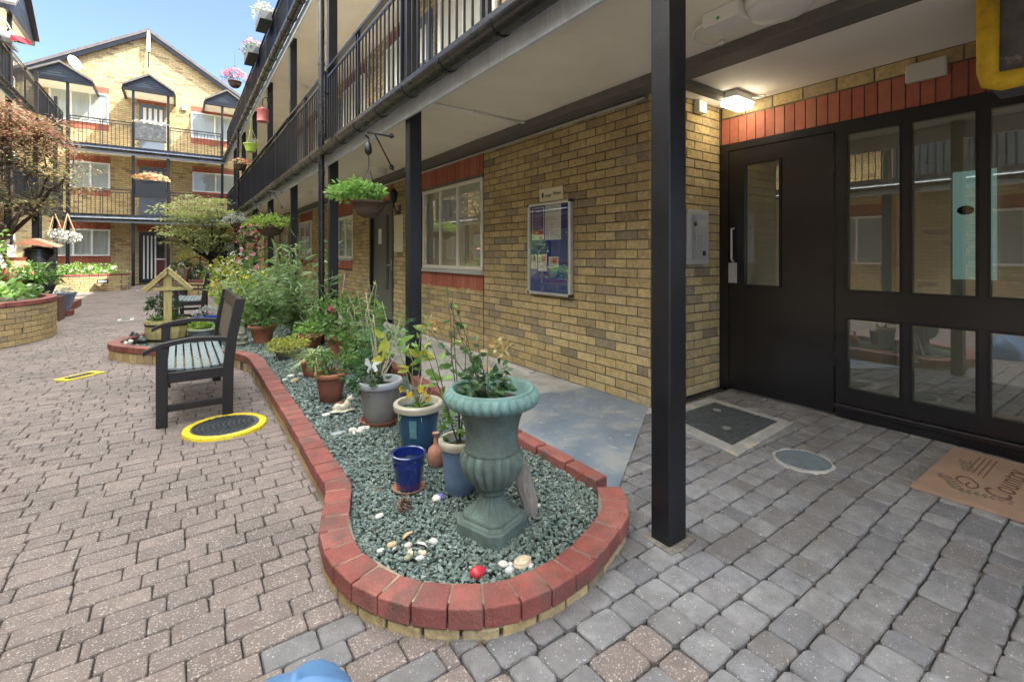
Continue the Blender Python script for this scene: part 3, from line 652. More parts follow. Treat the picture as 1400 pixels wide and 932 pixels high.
# ================================================================== right block
rb = thing('apartment_block', 'yellow brick apartment block with black pillared galleries and entrance screen beside the planter', 'building', (2.908, 2.288, 0))
WR = W('X', 2.908, -1); DR = 2.908 - 1.535; DP = 2.908 - 1.576
Z1, Z2 = 2.45, 4.92
holes = [(4.67, 6.40, .72, 2.36), (7.5, 8.70, 0, 2.36), (9.75, 10.9, .85, 2.36), (13.3, 14.8, .85, 2.36)]
bricks(WR, 2.300, 4.664, 0, Z1, (), .045).build('brick_wall', brick_y, rb)
bricks(WR, 4.676, 12.0, 0, Z1, holes, .03).build('brick_wall', brick_y, rb)
mw = MB(); s = 2.29
for h in holes[:3] + [(12.0, 12.0, 0, 0)]:
    WR.box(mw, s, h[0], -.25, -.0045, 0, Z1)
    if h[1] > h[0]:
        WR.box(mw, h[0], h[1], -.25, -.0045, h[3], Z1)
        if h[2] > 0: WR.box(mw, h[0], h[1], -.25, -.0045, 0, h[2])
    s = h[1]
mw.build('mortar_bed', mortar, rb)
WR.box(MB(), 12.0, 22.2, -.25, 0, 0, Z1).build('brick_wall', brick_far, rb)
# lintels and sill panels of red soldier bricks
for a0, a1, zs, zt, zb in ((4.675, 6.395, .965, 2.075, .725), (9.75, 10.9, 1.08, 1.98, .86)):
    soldiers(WR, a0, a1, zt + .035, 2.36).build('red_brick_panel', red_soldier, rb); soldiers(WR, a0, a1, zb, zs - .035).build('red_brick_panel', red_soldier, rb)
    WR.box(MB(), a0, a1, -.24, -.03, zb, zs - .03).build('panel_backing', mortar, rb); WR.box(MB(), a0, a1, -.24, -.03, zt + .02, 2.36).build('panel_backing', mortar, rb)
    WR.box(MB(), a0, a1, -.06, .004, zt, zt + .035).build('lintel', beamg, rb)
soldiers(WR, 7.5, 8.70, 2.08, 2.36).build('red_brick_panel', red_soldier, rb); WR.box(MB(), 7.5, 8.7, -.24, -.03, 2.075, 2.36).build('panel_backing', mortar, rb)
WR.box(MB(), 13.3, 14.8, 0, .004, 2.1, 2.36).build('red_brick_panel', red_far, rb); WR.box(MB(), 13.3, 14.8, 0, .004, .85, 1.05).build('red_brick_panel', red_far, rb)
window(rb, WR, 4.70, 6.37, .97, 2.075, (.37, .665), cream, -.05, blind, .045, None, greyp)
window(rb, WR, 9.77, 10.88, 1.08, 1.98, (.5,), cream, -.05, curtain, .045, None, greyp)
window(rb, WR, 13.32, 14.78, 1.07, 2.08, (.5,), cream, .005, curtain, .045, None, greyp)
for a0, a1 in ((16.6, 17.6), (18.4, 19.4)): window(rb, WR, a0, a1, 1.07, 2.08, (.5,), cream, .005, curtain, .045)
# side door
d0 = MB(); WR.box(d0, 7.56, 8.64, -.10, -.055, .03, 2.05); dd = d0.build('door', doorg, rb, bevel=.004)
WR.box(MB(), 7.86, 7.96, -.053, -.048, .55, 1.85).build('glazing_strip', darkroom, dd)
WR.box(MB(), 8.2, 8.36, -.053, -.05, 1.35, 1.62).build('notice', paper, dd)
hd = MB(); hd.tube([WR.p(7.70, -.05, .98), WR.p(7.70, -.015, .98), WR.p(7.82, -.012, .98)], .009, 8); WR.box(hd, 7.675, 7.725, -.054, -.046, .88, 1.08); hd.build('handle', steel, dd)
fr = MB(); WR.box(fr, 7.5, 7.56, -.11, .005, 0, 2.08); WR.box(fr, 8.64, 8.70, -.11, .005, 0, 2.08); WR.box(fr, 7.56, 8.64, -.11, .005, 2.05, 2.08); fr.build('door_frame', black, rb)
# return wall beside the entrance
WT = W('Y', 2.288, -1)
bricks(WT, 2.925, 3.86, 0, 2.44, (), .0).build('brick_wall', brick_y, rb); WT.box(MB(), 2.93, 3.9, -.25, -.0045, 0, 2.44).build('mortar_bed', mortar, rb)
qm = MB()
r = 0
while r * .075 < 2.44:
    z0, z1 = r * .075 + .004, min(2.44, r * .075 + .071); l = .225 if r % 2 else .11
    qm.box(2.908, 2.921, 2.288 - .002, 2.3, z0, z1); r += 1
qm.build('corner_brick', brick_y, rb)
# entrance wall above the screen
WD = W('X', 3.88, -1)
bricks(WD, -2.0, 2.283, 2.337, 2.44, (), .05, rh=.0975).build('brick_wall', brick_y, rb)
soldiers(WD, -2.0, 2.283, 2.112, 2.334).build('red_brick_panel', red_soldier, rb); WD.box(MB(), -2.0, 2.288, -.1, -.006, 2.11, 2.44).build('mortar_bed', mortar, rb)
# door leaf
def frame_with_holes(wl, a0, a1, d0, d1, z0, z1, hs, mb):
    zs = sorted({z0, z1} | {h[2] for h in hs} | {h[3] for h in hs}); as_ = sorted({a0, a1} | {h[0] for h in hs} | {h[1] for h in hs})
    for i in range(len(zs) - 1):
        run = None
        for j in range(len(as_) - 1):
            am, zm = (as_[j] + as_[j + 1]) / 2, (zs[i] + zs[i + 1]) / 2
            solid = not any(h[0] < am < h[1] and h[2] < zm < h[3] for h in hs)
            if solid: run = as_[j] if run is None else run
            if run is not None and (not solid or j == len(as_) - 2):
                wl.box(mb, run, as_[j + 1] if solid else as_[j], d0, d1, zs[i], zs[i + 1]); run = None
    return mb
ed = frame_with_holes(WD, 1.415, 2.205, -.03, .014, .012, 2.045, [(1.79, 2.07, .91, 1.91)], MB()).build('entrance_door', doorp, rb)
bd = MB()
for q in ((1.775, 2.085, .895, .91), (1.775, 2.085, 1.91, 1.925)): WD.box(bd, q[0], q[1], .0145, .024, q[2], q[3])
for q in ((1.775, 1.79), (2.07, 2.085)): WD.box(bd, q[0], q[1], .0145, .024, .91, 1.91)
bd.build('glazing_bead', black, ed)
WD.quad(MB(), 1.79, 2.07, -.008, .91, 1.91).build('pane', glass_e, ed)
hb = MB(); hb.tube([WD.p(2.165, .014, 1.38), WD.p(2.165, .05, 1.38), WD.p(2.165, .05, 1.12), WD.p(2.165, .02, 1.10)], .009, 8); WD.box(hb, 2.135, 2.195, .0145, .045, .92, 1.09); hb.build('handle', greyp, ed, bevel=.003)
hg = MB()
for z in (.35, .95, 1.75): hg.tube([WD.p(1.408, .02, z), WD.p(1.408, .02, z + .1)], .007, 8)
hg.build('hinge', black, ed)
sc_ = MB(); hs = []
a = 1.34
while a > -1.9:
    hs += [(a - .32, a, .2, .715), (a - .32, a, .9, 2.025)]; a -= .36
frame_with_holes(WD, -2.0, 1.40, -.03, .018, .10, 2.11, hs, sc_); WD.box(sc_, 1.4, 2.288, -.03, .02, 2.052, 2.11); WD.box(sc_, 2.208, 2.288, -.03, .02, 0, 2.05)
so_ = sc_.build('glazed_screen', doorp, rb)
kb = MB(); WD.box(kb, -2.0, 1.40, -.03, .035, 0, .06); WD.box(kb, -2.0, 1.40, -.03, .055, .06, .095); kb.build('kick_board', doorp, so_, bevel=.004)
bm = MB()
for h in hs:
    a0, a1, z0, z1 = h; k = .012
    WD.box(bm, a0, a1, .008, .024, z0, z0 + k); WD.box(bm, a0, a1, .008, .024, z1 - k, z1); WD.box(bm, a0, a0 + k, .008, .024, z0 + k, z1 - k); WD.box(bm, a1 - k, a1, .008, .024, z0 + k, z1 - k)
    WD.quad(MB(), a0, a1, -.006, z0, z1).build('pane', glass_e, so_)
bm.build('glazing_bead', black, so_)
# lobby seen through the glass
lb = MB(); lb.box(6.0, 6.05, -2.2, 2.3, 0, 2.4); lb.box(3.95, 6.0, 2.24, 2.3, 0, 2.4); lb.box(3.95, 6.0, -2.2, -2.14, 0, 2.4); lb.box(3.95, 6.0, -2.14, 2.24, 2.4, 2.45); lb.build('lobby_wall', lobby, rb)
MB().box(3.9, 6.0, -2.14, 2.24, -.03, .004).build('lobby_floor', conc, rb)
ld = MB(); ld.box(5.96, 5.998, .72, 1.62, .01, 2.05); ldo = ld.build('lobby_door', lobby, rb, bevel=.004)
MB().box(5.945, 5.958, .90, 1.19, .93, 1.93).build('lit_pane', M_emit('daylit_far_glass', (.50, .78, .70), .05), ldo)
hh = MB(); hh.tube([(5.95, 1.5, .9), (5.91, 1.5, .92), (5.91, 1.5, 1.2), (5.95, 1.5, 1.22)], .011, 8); hh.build('handle', steel, ldo)
ov = MB(); ov.lathe([(.001, 0), (.05, 0), (.05, .004), (.001, .004)], 20); ov.v = [(5.94 - z, 1.10 + x * 1.2, 1.57 + y * .85) for x, y, z in ov.v]; ov.build('oval_sign', ink, ldo)
# decks, ceilings, beam
gallery(rb, WR, -4.0, 22.05, Z1, DR, clip0=.6); gallery(rb, WR, -4.0, 22.05, Z2, DR, clip0=4.0)
MB().box(2.9, 3.95, -4, 2.288, 2.44, 2.59).build('ceiling', ceilw, rb)
MB().box(2.86, 2.905, -4, 2.285, 2.4385, 2.449).build('ceiling_trim', ceilw, rb)
bmx = MB().box(2.72, 2.905, -4, 22, 2.375, 2.4485); bmx.build('beam', beamg, rb, bevel=.006)
MB().box(2.906, 3.66, 2.03, 2.10, 2.385, 2.4375).build('cross_beam', beamg, rb, bevel=.004)
cd = MB(); cd.tube([(2.885, 2.32, 2.352), (2.885, 22, 2.352)], .013, 8)
for y in (2.9, 3.7, 4.5, 5.3, 6.1, 6.9): cd.tube([(2.885, y, 2.352), (2.885, y + .03, 2.352)], .018, 8)
cd.build('cable_conduit', greyp, rb, smooth=True)
cd = MB(); cd.tube([(1.62, 3.62, 2.435), (2.70, 3.62, 2.435)], .010, 8)
for x in (1.62, 2.12, 2.68): cd.tube([(x, 3.62, 2.435), (x + .04, 3.62, 2.435)], .017, 8)
cd.build('cable_conduit', white, rb, smooth=True)
for i, a in enumerate([1.19 + 2.56 * k for k in range(-1, 9)]):
    if a > 21.6: continue
    pillar(rb, WR, a, DP, 0, Z1); MB().prism([(1.545, a - .075), (1.62, a - .085), (1.715, a - .07), (1.72, a + .06), (1.65, a + .08), (1.55, a + .07)], -.01, .0045).build('footing', M('grey_mortar_pad', (.17, .155, .13), .95, .4, 40, .8, 90) if 'grey_mortar_pad' not in MATS else MATS['grey_mortar_pad'], rb); pillar(rb, WR, a, DP + .012, Z1 + .145, Z2); 
    if a > 5: pillar(rb, WR, a, DP, Z2 + .145, Z2 + 1.2, .07, .07, 'post')
    a2 = min(a + 2.56, 22.0)
    if a2 - a > .5:
        railing(rb, WR, a + .05, a2 - .05, Z1 + .10, Z1 + 1.09, DR - .02, panel=a > 8)
        railing(rb, WR, a + .05, a2 - .05, Z2 + .10, Z2 + 1.09, DR - .02, panel=True)
for y, zt in ((6.10, Z2 - .02), (16.2, Z2 - .02)):
    dp = MB(); dp.tube([(1.437, y, 0.02), (1.437, y, zt)], .036, 12)
    for z in (.9, 2.15, 2.62, 3.5, 4.5): dp.tube([(1.437, y, z), (1.437, y, z + .04)], .042, 12)
    dp.build('downpipe', gutterm, rb, smooth=True, auto=40)
    bk = MB(); 
    for z in (2.0, 3.2): bk.bar((1.44, y + .03, z), (1.60, y + .16, z), .02, .012)
    bk.build('pipe_bracket', gutterm, rb)
# upper storeys
for z0, z1 in ((Z1 + .14, Z2), (Z2 + .14, 8.05)):
    WR.box(MB(), -4, 22.2, -.25, 0, z0, z1).build('brick_wall', brick_far, rb)
    for a0, a1 in ((-1.2, .4), (1.9, 3.1), (4.35, 5.75), (6.8, 7.7), (8.9, 10.3), (11.8, 12.8), (13.6, 15.0), (17.0, 18.4)):
        window(rb, WR, a0, a1, z0 + .95, z0 + 2.02, (.5,), upvc, .008, curtain, .05)
        WR.box(MB(), a0, a1, 0, .006, z0 + 2.03, z0 + 2.25).build('red_brick_panel', red_far, rb); WR.box(MB(), a0, a1, 0, .006, z0 + .68, z0 + .945).build('red_brick_panel', red_far, rb)
    for a0 in (3.35, 6.0, 10.6, 15.6):
        do = WR.box(MB(), a0, a0 + .8, .002, .04, z0, z0 + 2.02).build('door', bluedoor, rb)
        for k in range(4): WR.box(MB(), a0 + .15 + k * .14, a0 + .22 + k * .14, .0405, .045, z0 + 1.35, z0 + 1.85).build('pane', white, do)
rf = MB(); rf.add([(2.75, -4, 8.0), (2.75, 22.3, 8.0), (7.5, 22.3, 10.6), (7.5, -4, 10.6), (2.75, -4, 8.1), (2.75, 22.3, 8.1), (7.5, 22.3, 10.7), (7.5, -4, 10.7)], [(3, 2, 1, 0), (4, 5, 6, 7), (0, 1, 5, 4), (1, 2, 6, 5), (2, 3, 7, 6), (3, 0, 4, 7)])
rf.build('roof', slate, rb)
MB().box(3.16, 9, 2.55, 22.2, 0, 8.0).build('inner_wall', lobby, rb); MB().box(6.06, 9, -4, 2.55, 0, 8.0).build('inner_wall', lobby, rb); MB().box(3.16, 6.06, -4, 2.55, 2.6, 8.0).build('inner_wall', lobby, rb)
# grey downstand with yellow edging at the right of the entrance
ds = thing('duct_casing', 'grey ceiling downstand box edged with worn yellow foam, top right by the entrance', 'duct casing', (3.15, 0, 1.9))
MB().box(3.16, 3.5, -2.0, .515, 1.97, 2.439).build('casing', M('stained_grey_board', (.12, .12, .12), .7, .3, 14, .3, 40, stain=(9, .60, .68, (.42, .41, .38), .8)), ds, bevel=.004)
yt = MB(); yt.tube([(3.14, .505, 2.437), (3.14, .505, 2.03), (3.14, .495, 1.985), (3.14, .455, 1.972), (3.14, .35, 1.972), (3.14, -2.0, 1.972)], [.042, .039, .042, .045, .041, .040], 12)
yt.build('edge_guard', yellowf, ds, smooth=True)

# ================================================================== far block
fb = thing('gable_block', 'sunlit yellow brick gable block across the far end of the courtyard', 'building', (-1.0, 22.05, 0))
WF = W('Y', 23.45, -1); YG = 22.05; DF = 1.4; ZF1, ZF2 = 2.47, 4.95
def FX(px, Y=23.45): return PY(px, 300, Y).x
def FZ(px, py, Y=23.45): return PY(px, py, Y).z
pk = PY(203, 49, 23.45); er = PY(308, 124, 23.45); sl_ = (pk.z - er.z) / (er.x - pk.x)
xl, xr = pk.x - 4.2, pk.x + 4.2
wm = MB(); vs = [(xl, 0), (xr, 0), (xr, pk.z - sl_ * 4.2), (pk.x, pk.z), (xl, pk.z - sl_ * 4.2)]
wm.add([(x, 23.45, z) for x, z in vs] + [(x, 23.75, z) for x, z in vs], [(0, 1, 2, 3, 4), (9, 8, 7, 6, 5)] + [(i, 5 + i, 5 + (i + 1) % 5, (i + 1) % 5) for i in range(5)])
wm.build('brick_wall', brick_far, fb)
ro = MB()
for sx in (-1, 1):
    a = Vector((pk.x, 0, pk.z + .10)); b = Vector((pk.x + sx * 4.5, 0, pk.z + .10 - sl_ * 4.5))
    q = [Vector((a.x, 23.25, a.z)), Vector((b.x, 23.25, b.z)), Vector((b.x, 32, b.z)), Vector((a.x, 32, a.z))]
    ro.add(q + [k + Vector((0, 0, .12)) for k in q], [(0, 1, 2, 3), (7, 6, 5, 4), (0, 4, 5, 1), (1, 5, 6, 2), (2, 6, 7, 3), (3, 7, 4, 0)])
roo = ro.build('roof', slate, fb)
for sx in (-1, 1):
    MB().bar((pk.x, 23.30, pk.z + .05), (pk.x + sx * 4.5, 23.30, pk.z + .05 - sl_ * 4.5), .06, .22, up=(0, 0, 1)).build('bargeboard', black, roo)
gallery(fb, WF, -3.3, 1.52, ZF1, DF); gallery(fb, WF, -3.3, 1.52, ZF2, DF)
fwin = [((67, 149), 127, 171), ((261, 325), 153, 188)], [((96, 151), 221, 260), ((263, 325), 235, 262)], [((71, 151), 313, 350), ((265, 325), 320, 348)]
for lev in fwin:
    for (pa, pb), ya, yb in lev:
        a0, a1 = FX(pa), FX(pb); rz = (PY(pb if pa < 200 else pa, ya, 23.45).z, PY(pb if pa < 200 else pa, yb, 23.45).z)
        if pa < 200: z1, z0 = PY(pb, {127: 130, 221: 224, 313: 314}[ya], 23.45).z, PY(pb, yb, 23.45).z
        else: z1, z0 = rz
        window(fb, WF, a0, a1, z0, z1, (.36, .68) if pa < 90 else (.5,), upvc, .008, curtain, .055)
        WF.box(MB(), a0, a1, 0, .01, z1 + .002, z1 + .25).build('red_brick_panel', red_far, fb); WF.box(MB(), a0, a1, 0, .01, z0 - .25, z0 - .002).build('red_brick_panel', red_far, fb)
xd0, xd1 = FX(190), FX(225)
for z0, dm in ((ZF2 + .14, bluedoor), (ZF1 + .14, bluedoor), (0.05, black)):
    do = WF.box(MB(), xd0, xd1 + (.0 if z0 > 1 else -.32), .002, .045, z0, z0 + 2.0).build('door', dm, fb)
    for k in range(4):
        wd = (.10 if z0 > 1 else .05)
        WF.box(MB(), xd0 + .13 + k * (.17 if z0 > 1 else .12), xd0 + .13 + k * (.17 if z0 > 1 else .12) + wd, .0455, .05, z0 + (1.2 if z0 > 1 else .15), z0 + 1.85).build('pane', white, do)
    WF.box(MB(), xd0 - .06, xd1 + .06, 0, .008, z0 + 2.02, z0 + 2.27).build('red_brick_panel', red_far, fb)
    if z0 < 1:
        WF.box(MB(), xd1 - .31, xd1, .002, .03, .05, .95).build('side_panel', reddoor, do); WF.box(MB(), xd1 - .31, xd1, .002, .03, 1.0, 2.05).build('side_light', darkroom, do); WF.box(MB(), xd1 - .33, xd1 + .02, .002, .06, .951, .999).build('ledge', white, do)
PXS = [FX(92, YG), FX(182, YG), FX(230, YG), FX(304, YG)]
for i, x in enumerate(PXS):
    pillar(fb, WF, x, DF - .03, 0, ZF1, .1, .1); pillar(fb, WF, x, DF - .03, ZF1 + .145, ZF2, .09, .09); pillar(fb, WF, x, DF - .03, ZF2 + .145, 7.22, .08, .08)
for z in (ZF1, ZF2):
    for i in (0, 2): railing(fb, WF, PXS[i] + .05, PXS[i + 1] - .05, z + .10, z + 1.05, DF - .05, .11, r=.008)
def porch(b, wl, a, D, z, hw=.78, name='porch', rise=.5):
    """little gabled canopy on two posts"""
    m = MB(); e = D + .12
    for sx in (-1, 1):
        q = [wl.p(a, -.0, z + rise), wl.p(a + sx * hw, 0, z), wl.p(a + sx * hw, e, z), wl.p(a, e, z + rise)]
        m.add(q + [k + Vector((0, 0, .07)) for k in q], [(0, 1, 2, 3), (7, 6, 5, 4), (0, 4, 5, 1), (1, 5, 6, 2), (2, 6, 7, 3), (3, 7, 4, 0)])
    po = m.build(name, slate, b)
    g = MB(); g.add([wl.p(a - hw, D, z), wl.p(a + hw, D, z), wl.p(a, D, z + rise), wl.p(a - hw, D - .04, z), wl.p(a + hw, D - .04, z), wl.p(a, D - .04, z + rise)], [(0, 1, 2), (5, 4, 3), (0, 3, 4, 1), (1, 4, 5, 2), (2, 5, 3, 0)])
    for k in range(5): 
        zz = z + .04 + k * .08; ww = hw * (1 - (zz - z) / rise) - .03
        if ww > .05: wl.box(g, a - ww, a + ww, D + .001, D + .012, zz, zz + .06)
    g.build('gable_board', navy, po)
    f = MB(); wl.box(f, a - hw, a + hw, D - .06, D + .03, z - .13, z - .002)
    for sx in (-1, 1): wl.box(f, a + sx * hw - .03, a + sx * hw + .03, 0.001, D - .061, z - .12, z - .003)
    f.build('beam', black, po); wl.box(MB(), a - hw + .04, a + hw - .04, .002, D - .062, z - .05, z - .03).build('ceiling', soffit, po)
    return po
porch(fb, WF, FX(204, YG), DF, 7.30, PY(239, 132, YG).x - PY(204, 132, YG).x)
porch(fb, WF, FX(82, YG), DF, 7.22, .85); porch(fb, WF, FX(310, YG), DF, 7.22, .75)
vp = MB(); q = PY(203, 45, 23.3); vp.tube([(q.x, 23.3, q.z + .05), (q.x, 23.3, q.z - .75)], .06, 10); vp.build('vent_pipe', white, fb, smooth=True, auto=40)
MB().tube([(q.x, 23.33, q.z - .75), (q.x, 23.33, q.z - 1.35)], .02, 8).build('aerial_mast', black, fb)
MB().box(FX(249), FX(256), 23.38, 23.449, FZ(252, 151), FZ(252, 144)).build('alarm_box', white, fb)
MB().box(xl, xr, 23.75, 31, 0, 8.0).build('inner_wall', lobby, fb)

# ================================================================== left block
lk = thing('terrace_block', 'shaded gallery block along the left edge of the courtyard', 'building', (-3.2, 16, 0))
WL = W('X', -4.55, 1); DL = 1.35
WL.box(MB(), 9.6, 22.2, -.25, 0, 4.9, 7.9).build('brick_wall', brick_far, lk); WL.box(MB(), -6, 22.2, -.25, 0, 0, 4.9).build('brick_wall', brick_far, lk)
gallery(lk, WL, -6, 22.05, ZF1 - .01, DL, clip0=15); gallery(lk, WL, -6, 22.05, ZF2 - .01, DL, clip0=14)
for i in range(11):
    a = 21.0 - 2.55 * i
    pillar(lk, WL, a, DL - .03, 0, ZF1 - .01, .13, .12); pillar(lk, WL, a, DL - .03, ZF1 + .14, ZF2 - .01, .09, .1)
    if a > 10: pillar(lk, WL, a, DL - .03, ZF2 + .14, 7.2 if a < 16 else 6.3, .08, .08, 'post')
    railing(lk, WL, a + .06, a + 2.49 if i else 21.95, ZF1 + .1, ZF1 + 1.05, DL - .05, .11, panel=(i % 2 == 0)); railing(lk, WL, a + .06, a + 2.49 if i else 21.95, ZF2 + .1, ZF2 + 1.05, DL - .05, .11, panel=(i % 2 == 1))
    for z0 in (0.0, ZF1 + .13, ZF2 + .13)[:3 if a > 9.6 else 2]:
        window(lk, WL, a + .3, a + 1.5, z0 + .95, z0 + 2.0, (.5,), upvc, .008, curtain, .05)
        WL.box(MB(), a + .3, a + 1.5, 0, .01, z0 + 2.01, z0 + 2.25).build('red_brick_panel', red_far, lk)
lr = MB(); lr.add([(-4.35, 9.6, 7.85), (-4.35, 22.2, 7.85), (-9, 22.2, 10.3), (-9, 9.6, 10.3), (-4.35, 9.6, 7.95), (-4.35, 22.2, 7.95), (-9, 22.2, 10.4), (-9, 9.6, 10.4)], [(0, 1, 2, 3), (7, 6, 5, 4), (4, 5, 1, 0), (5, 6, 2, 1), (6, 7, 3, 2), (7, 4, 0, 3)]); lr.build('roof', slate, lk)
q_ = PX(53, 62, -3.1); pr_ = porch(lk, WL, q_.y - 1.15, DL, q_.z + .08, 1.15, rise=1.0)
lpipe = MB(); lpipe.tube([(-3.12, 18.0, 0), (-3.12, 18.0, 2.45)], .045, 10); lpipe.build('downpipe', gutterm, lk, smooth=True, auto=40)
# ================================================================== main planter
GZ = 0.055
pl = thing('brick_planter', 'low curved brick planter with red coping and green slate gravel, in the foreground', 'planter', (1.0, 1.2, 0))
def along(path, step, gap, off_in, off_out, z0f, z1f, jit=.0, start=0.0):
    """wedge-shaped bricks laid end to end along a curve"""
    mb = MB(); d = [0.0]
    for i in range(1, len(path)): d.append(d[-1] + (path[i] - path[i - 1]).length)
    def at(s):
        s = max(0, min(s, d[-1])); i = 1
        while i < len(d) - 1 and d[i] < s: i += 1
        t = (s - d[i - 1]) / max(1e-9, d[i] - d[i - 1]); p = path[i - 1].lerp(path[i], t)
        a = path[max(0, i - 3)]; b = path[min(len(path) - 1, i + 2)]; tn = (b - a).normalized()
        return p, Vector((tn.y, -tn.x, 0))
    s = start
    while s < d[-1] - .03:
        l = min(step * R.uniform(.97, 1.03), d[-1] - s); (p, n), (q, m) = at(s + gap / 2), at(s + l - gap / 2)
        j = lambda: R.uniform(-jit, jit)
        a, b, c, e = p + n * (off_in + j()), q + m * (off_in + j()), q + m * (off_out + j()), p + n * (off_out + j())
        dz = R.uniform(-.0015, .0015); zs = [(z0f(v.y), z1f(v.y) + dz) for v in (a, b, c, e)]
        vs = [(v.x, v.y, k[0]) for v, k in zip((a, b, c, e), zs)] + [(v.x, v.y, k[1]) for v, k in zip((a, b, c, e), zs)]
        mb.add(vs, [(0, 1, 2, 3), (7, 6, 5, 4), (0, 4, 5, 1), (1, 5, 6, 2), (2, 6, 7, 3), (3, 7, 4, 0)]); s += l
    return mb
# path runs from the kerb round the front: its right-hand normal (n) points inward
along(cope, .104, .0045, .055, -.055, lambda y: zc(y) - .064, zc, .0025).build('coping', red_cope, pl, bevel=.005)
along(cope, .30, .0, .045, -.042, lambda y: zc(y) - .075, lambda y: zc(y) - .003).build('coping_mortar', copemortar, pl)
along(cope, .112, .010, .04, -.046, lambda y: -.03, lambda y: zc(y) - .070, .002).build('brick_course', brick_y, pl, bevel=.004, seg=1)
along(cope, .30, .0, .042, -.036, lambda y: -.03, lambda y: zc(y) - .066).build('course_mortar', mortar, pl)
kp = [Vector((1.625, 1.55 + i * .2, 0)) for i in range(38)]
along(kp, .225, .012, -.04, .04, lambda y: -.03, lambda y: zc(y) + .004, .004).build('kerb', red_cope, pl, bevel=.008)
gb = MB(); bp = [(p.x, p.y) for p in cope] + [(1.61, 9.1), (1.61, 1.5)]
gb.add([(x, y, GZ - .012) for x, y in bp], [tuple(range(len(bp)))]); gb.build('soil', gbase, pl)
gr = MB(); cnt = 0
CUBE = [(-1, -1, -1), (1, -1, -1), (1, 1, -1), (-1, 1, -1), (-1, -1, 1), (1, -1, 1), (1, 1, 1), (-1, 1, 1)]
CF = [(0, 3, 2, 1), (4, 5, 6, 7), (0, 1, 5, 4), (1, 2, 6, 5), (2, 3, 7, 6), (3, 0, 4, 7)]
ys = 1.2
while ys < 9.0:
    dens = 11000 if ys < 2.2 else (7500 if ys < 3.2 else (3600 if ys < 5 else 1700)); sz = .0068 if ys < 2.2 else (.0080 if ys < 3.2 else (.0105 if ys < 5 else .0150))
    x0, x1 = (-.6 if ys > 5.6 else .45), 1.6
    for _ in range(int(dens * .1 * (x1 - x0))):
        x, y = R.uniform(x0, x1), ys + R.random() * .1
        if not inside(x, y, BED): continue
        kz = R.choice((.75, .85, .95, 1, 1.05, 1.25)); sx, sy, szz = sz * kz * R.uniform(.6, 1.5), sz * kz * R.uniform(.5, 1.0), sz * kz * R.uniform(.4, .8)
        rm = Matrix.Rotation(R.uniform(0, 6.28), 3, 'Z') @ Matrix.Rotation(R.uniform(-.7, .7), 3, 'X') @ Matrix.Rotation(R.uniform(-.6, .6), 3, 'Y')
        zz = GZ + .004 + R.uniform(-.008, .008) + .006 * math.sin(x * 9) * math.sin(y * 7)
        gr.add([rm @ Vector((a * sx * R.uniform(.55, 1), b * sy * R.uniform(.5, 1), c * szz * R.uniform(.5, 1))) + Vector((x, y, zz)) for a, b, c in CUBE], CF)
    ys += .1
kind(gr.build('gravel', gravelm), 'stuff')

# ================================================================== urn
UB = Vector((1.03, 1.59, GZ))
ur = thing('urn', 'verdigris stone garden urn with fluted turquoise rim and rose stems', 'urn', UB)
def octo(h, c, z0, z1, top=None):
    top = h if top is None else top; a = math.radians(18); vs = []
    for hh, z in ((h, z0), (top, z1)):
        cc = c * hh / h
        for x, y in ((-hh + cc, -hh), (hh - cc, -hh), (hh, -hh + cc), (hh, hh - cc), (hh - cc, hh), (-hh + cc, hh), (-hh, hh - cc), (-hh, -hh + cc)):
            vs.append((UB.x + x * math.cos(a) - y * math.sin(a), UB.y + x * math.sin(a) + y * math.cos(a), UB.z + z))
    return vs, [tuple(range(8))[::-1], tuple(range(8, 16))] + [(i, (i + 1) % 8, 8 + (i + 1) % 8, 8 + i) for i in range(8)]
pm = MB(); pm.add(*octo(.112, .035, -.02, .052)); pm.add(*octo(.106, .034, .052, .064, .096)); pm.add(*octo(.094, .03, .064, .080, .088)); pm.build('plinth', urnm, ur, bevel=.005)
pm = MB(); pm.lathe([(.086, .078), (.084, .086), (.072, .096), (.060, .116), (.049, .140), (.043, .156)], 72, UB, fn=lambda r, z, t, j: r * (1 - .13 * abs(math.sin(t * 10)) * (1 if 0 < j < 5 else 0)))
pm.lathe([(.043, .150), (.050, .156), (.053, .163), (.050, .170), (.045, .174), (.045, .182), (.052, .187)], 40, UB); pm.build('foot', urnm, ur, smooth=True, auto=50)
prof = [(.046, .182), (.062, .186), (.080, .197), (.098, .217), (.112, .243), (.121, .272), (.1235, .296), (.120, .314), (.112, .326), (.104, .332)]
bw = MB(); bw.lathe(prof, 144, UB, fn=lambda r, z, t, j: r * (1 - .19 * (1 - abs(math.sin(t * 9)) ** .7) * min(1, j / 2.5) * min(1, (9.3 - j) / 2)))
bw.lathe([(.100, .328), (.106, .336), (.1035, .345), (.1015, .36), (.1005, .39), (.1025, .42), (.108, .452), (.117, .482), (.130, .508), (.144, .522)], 64, UB)
bw.build('bowl', urnm, ur, smooth=True, auto=60)
rm_ = MB(); rm_.lathe([(.140, .518), (.160, .520), (.176, .529), (.185, .543), (.1865, .556), (.181, .570), (.170, .580), (.163, .583)], 288, UB, cap=0, fn=lambda r, z, t, j: r * (1 - .085 * (1 - abs(math.sin(t * 16)) ** .6) * min(1, j / 2) * min(1, (7 - j) / 2)))
rm_.lathe([(.164, .581), (.161, .590), (.154, .592), (.148, .588), (.142, .572), (.130, .545), (.118, .522)], 64, UB, cap=0); rm_.build('rim', urnt, ur, smooth=True, auto=60)
MB().lathe([(.001, .525), (.124, .530), (.001, .538)], 32, UB).build('soil', soil, ur)
st, lv, ag = MB(), MB(), MB()
base = UB + Vector((0, .03, .53))
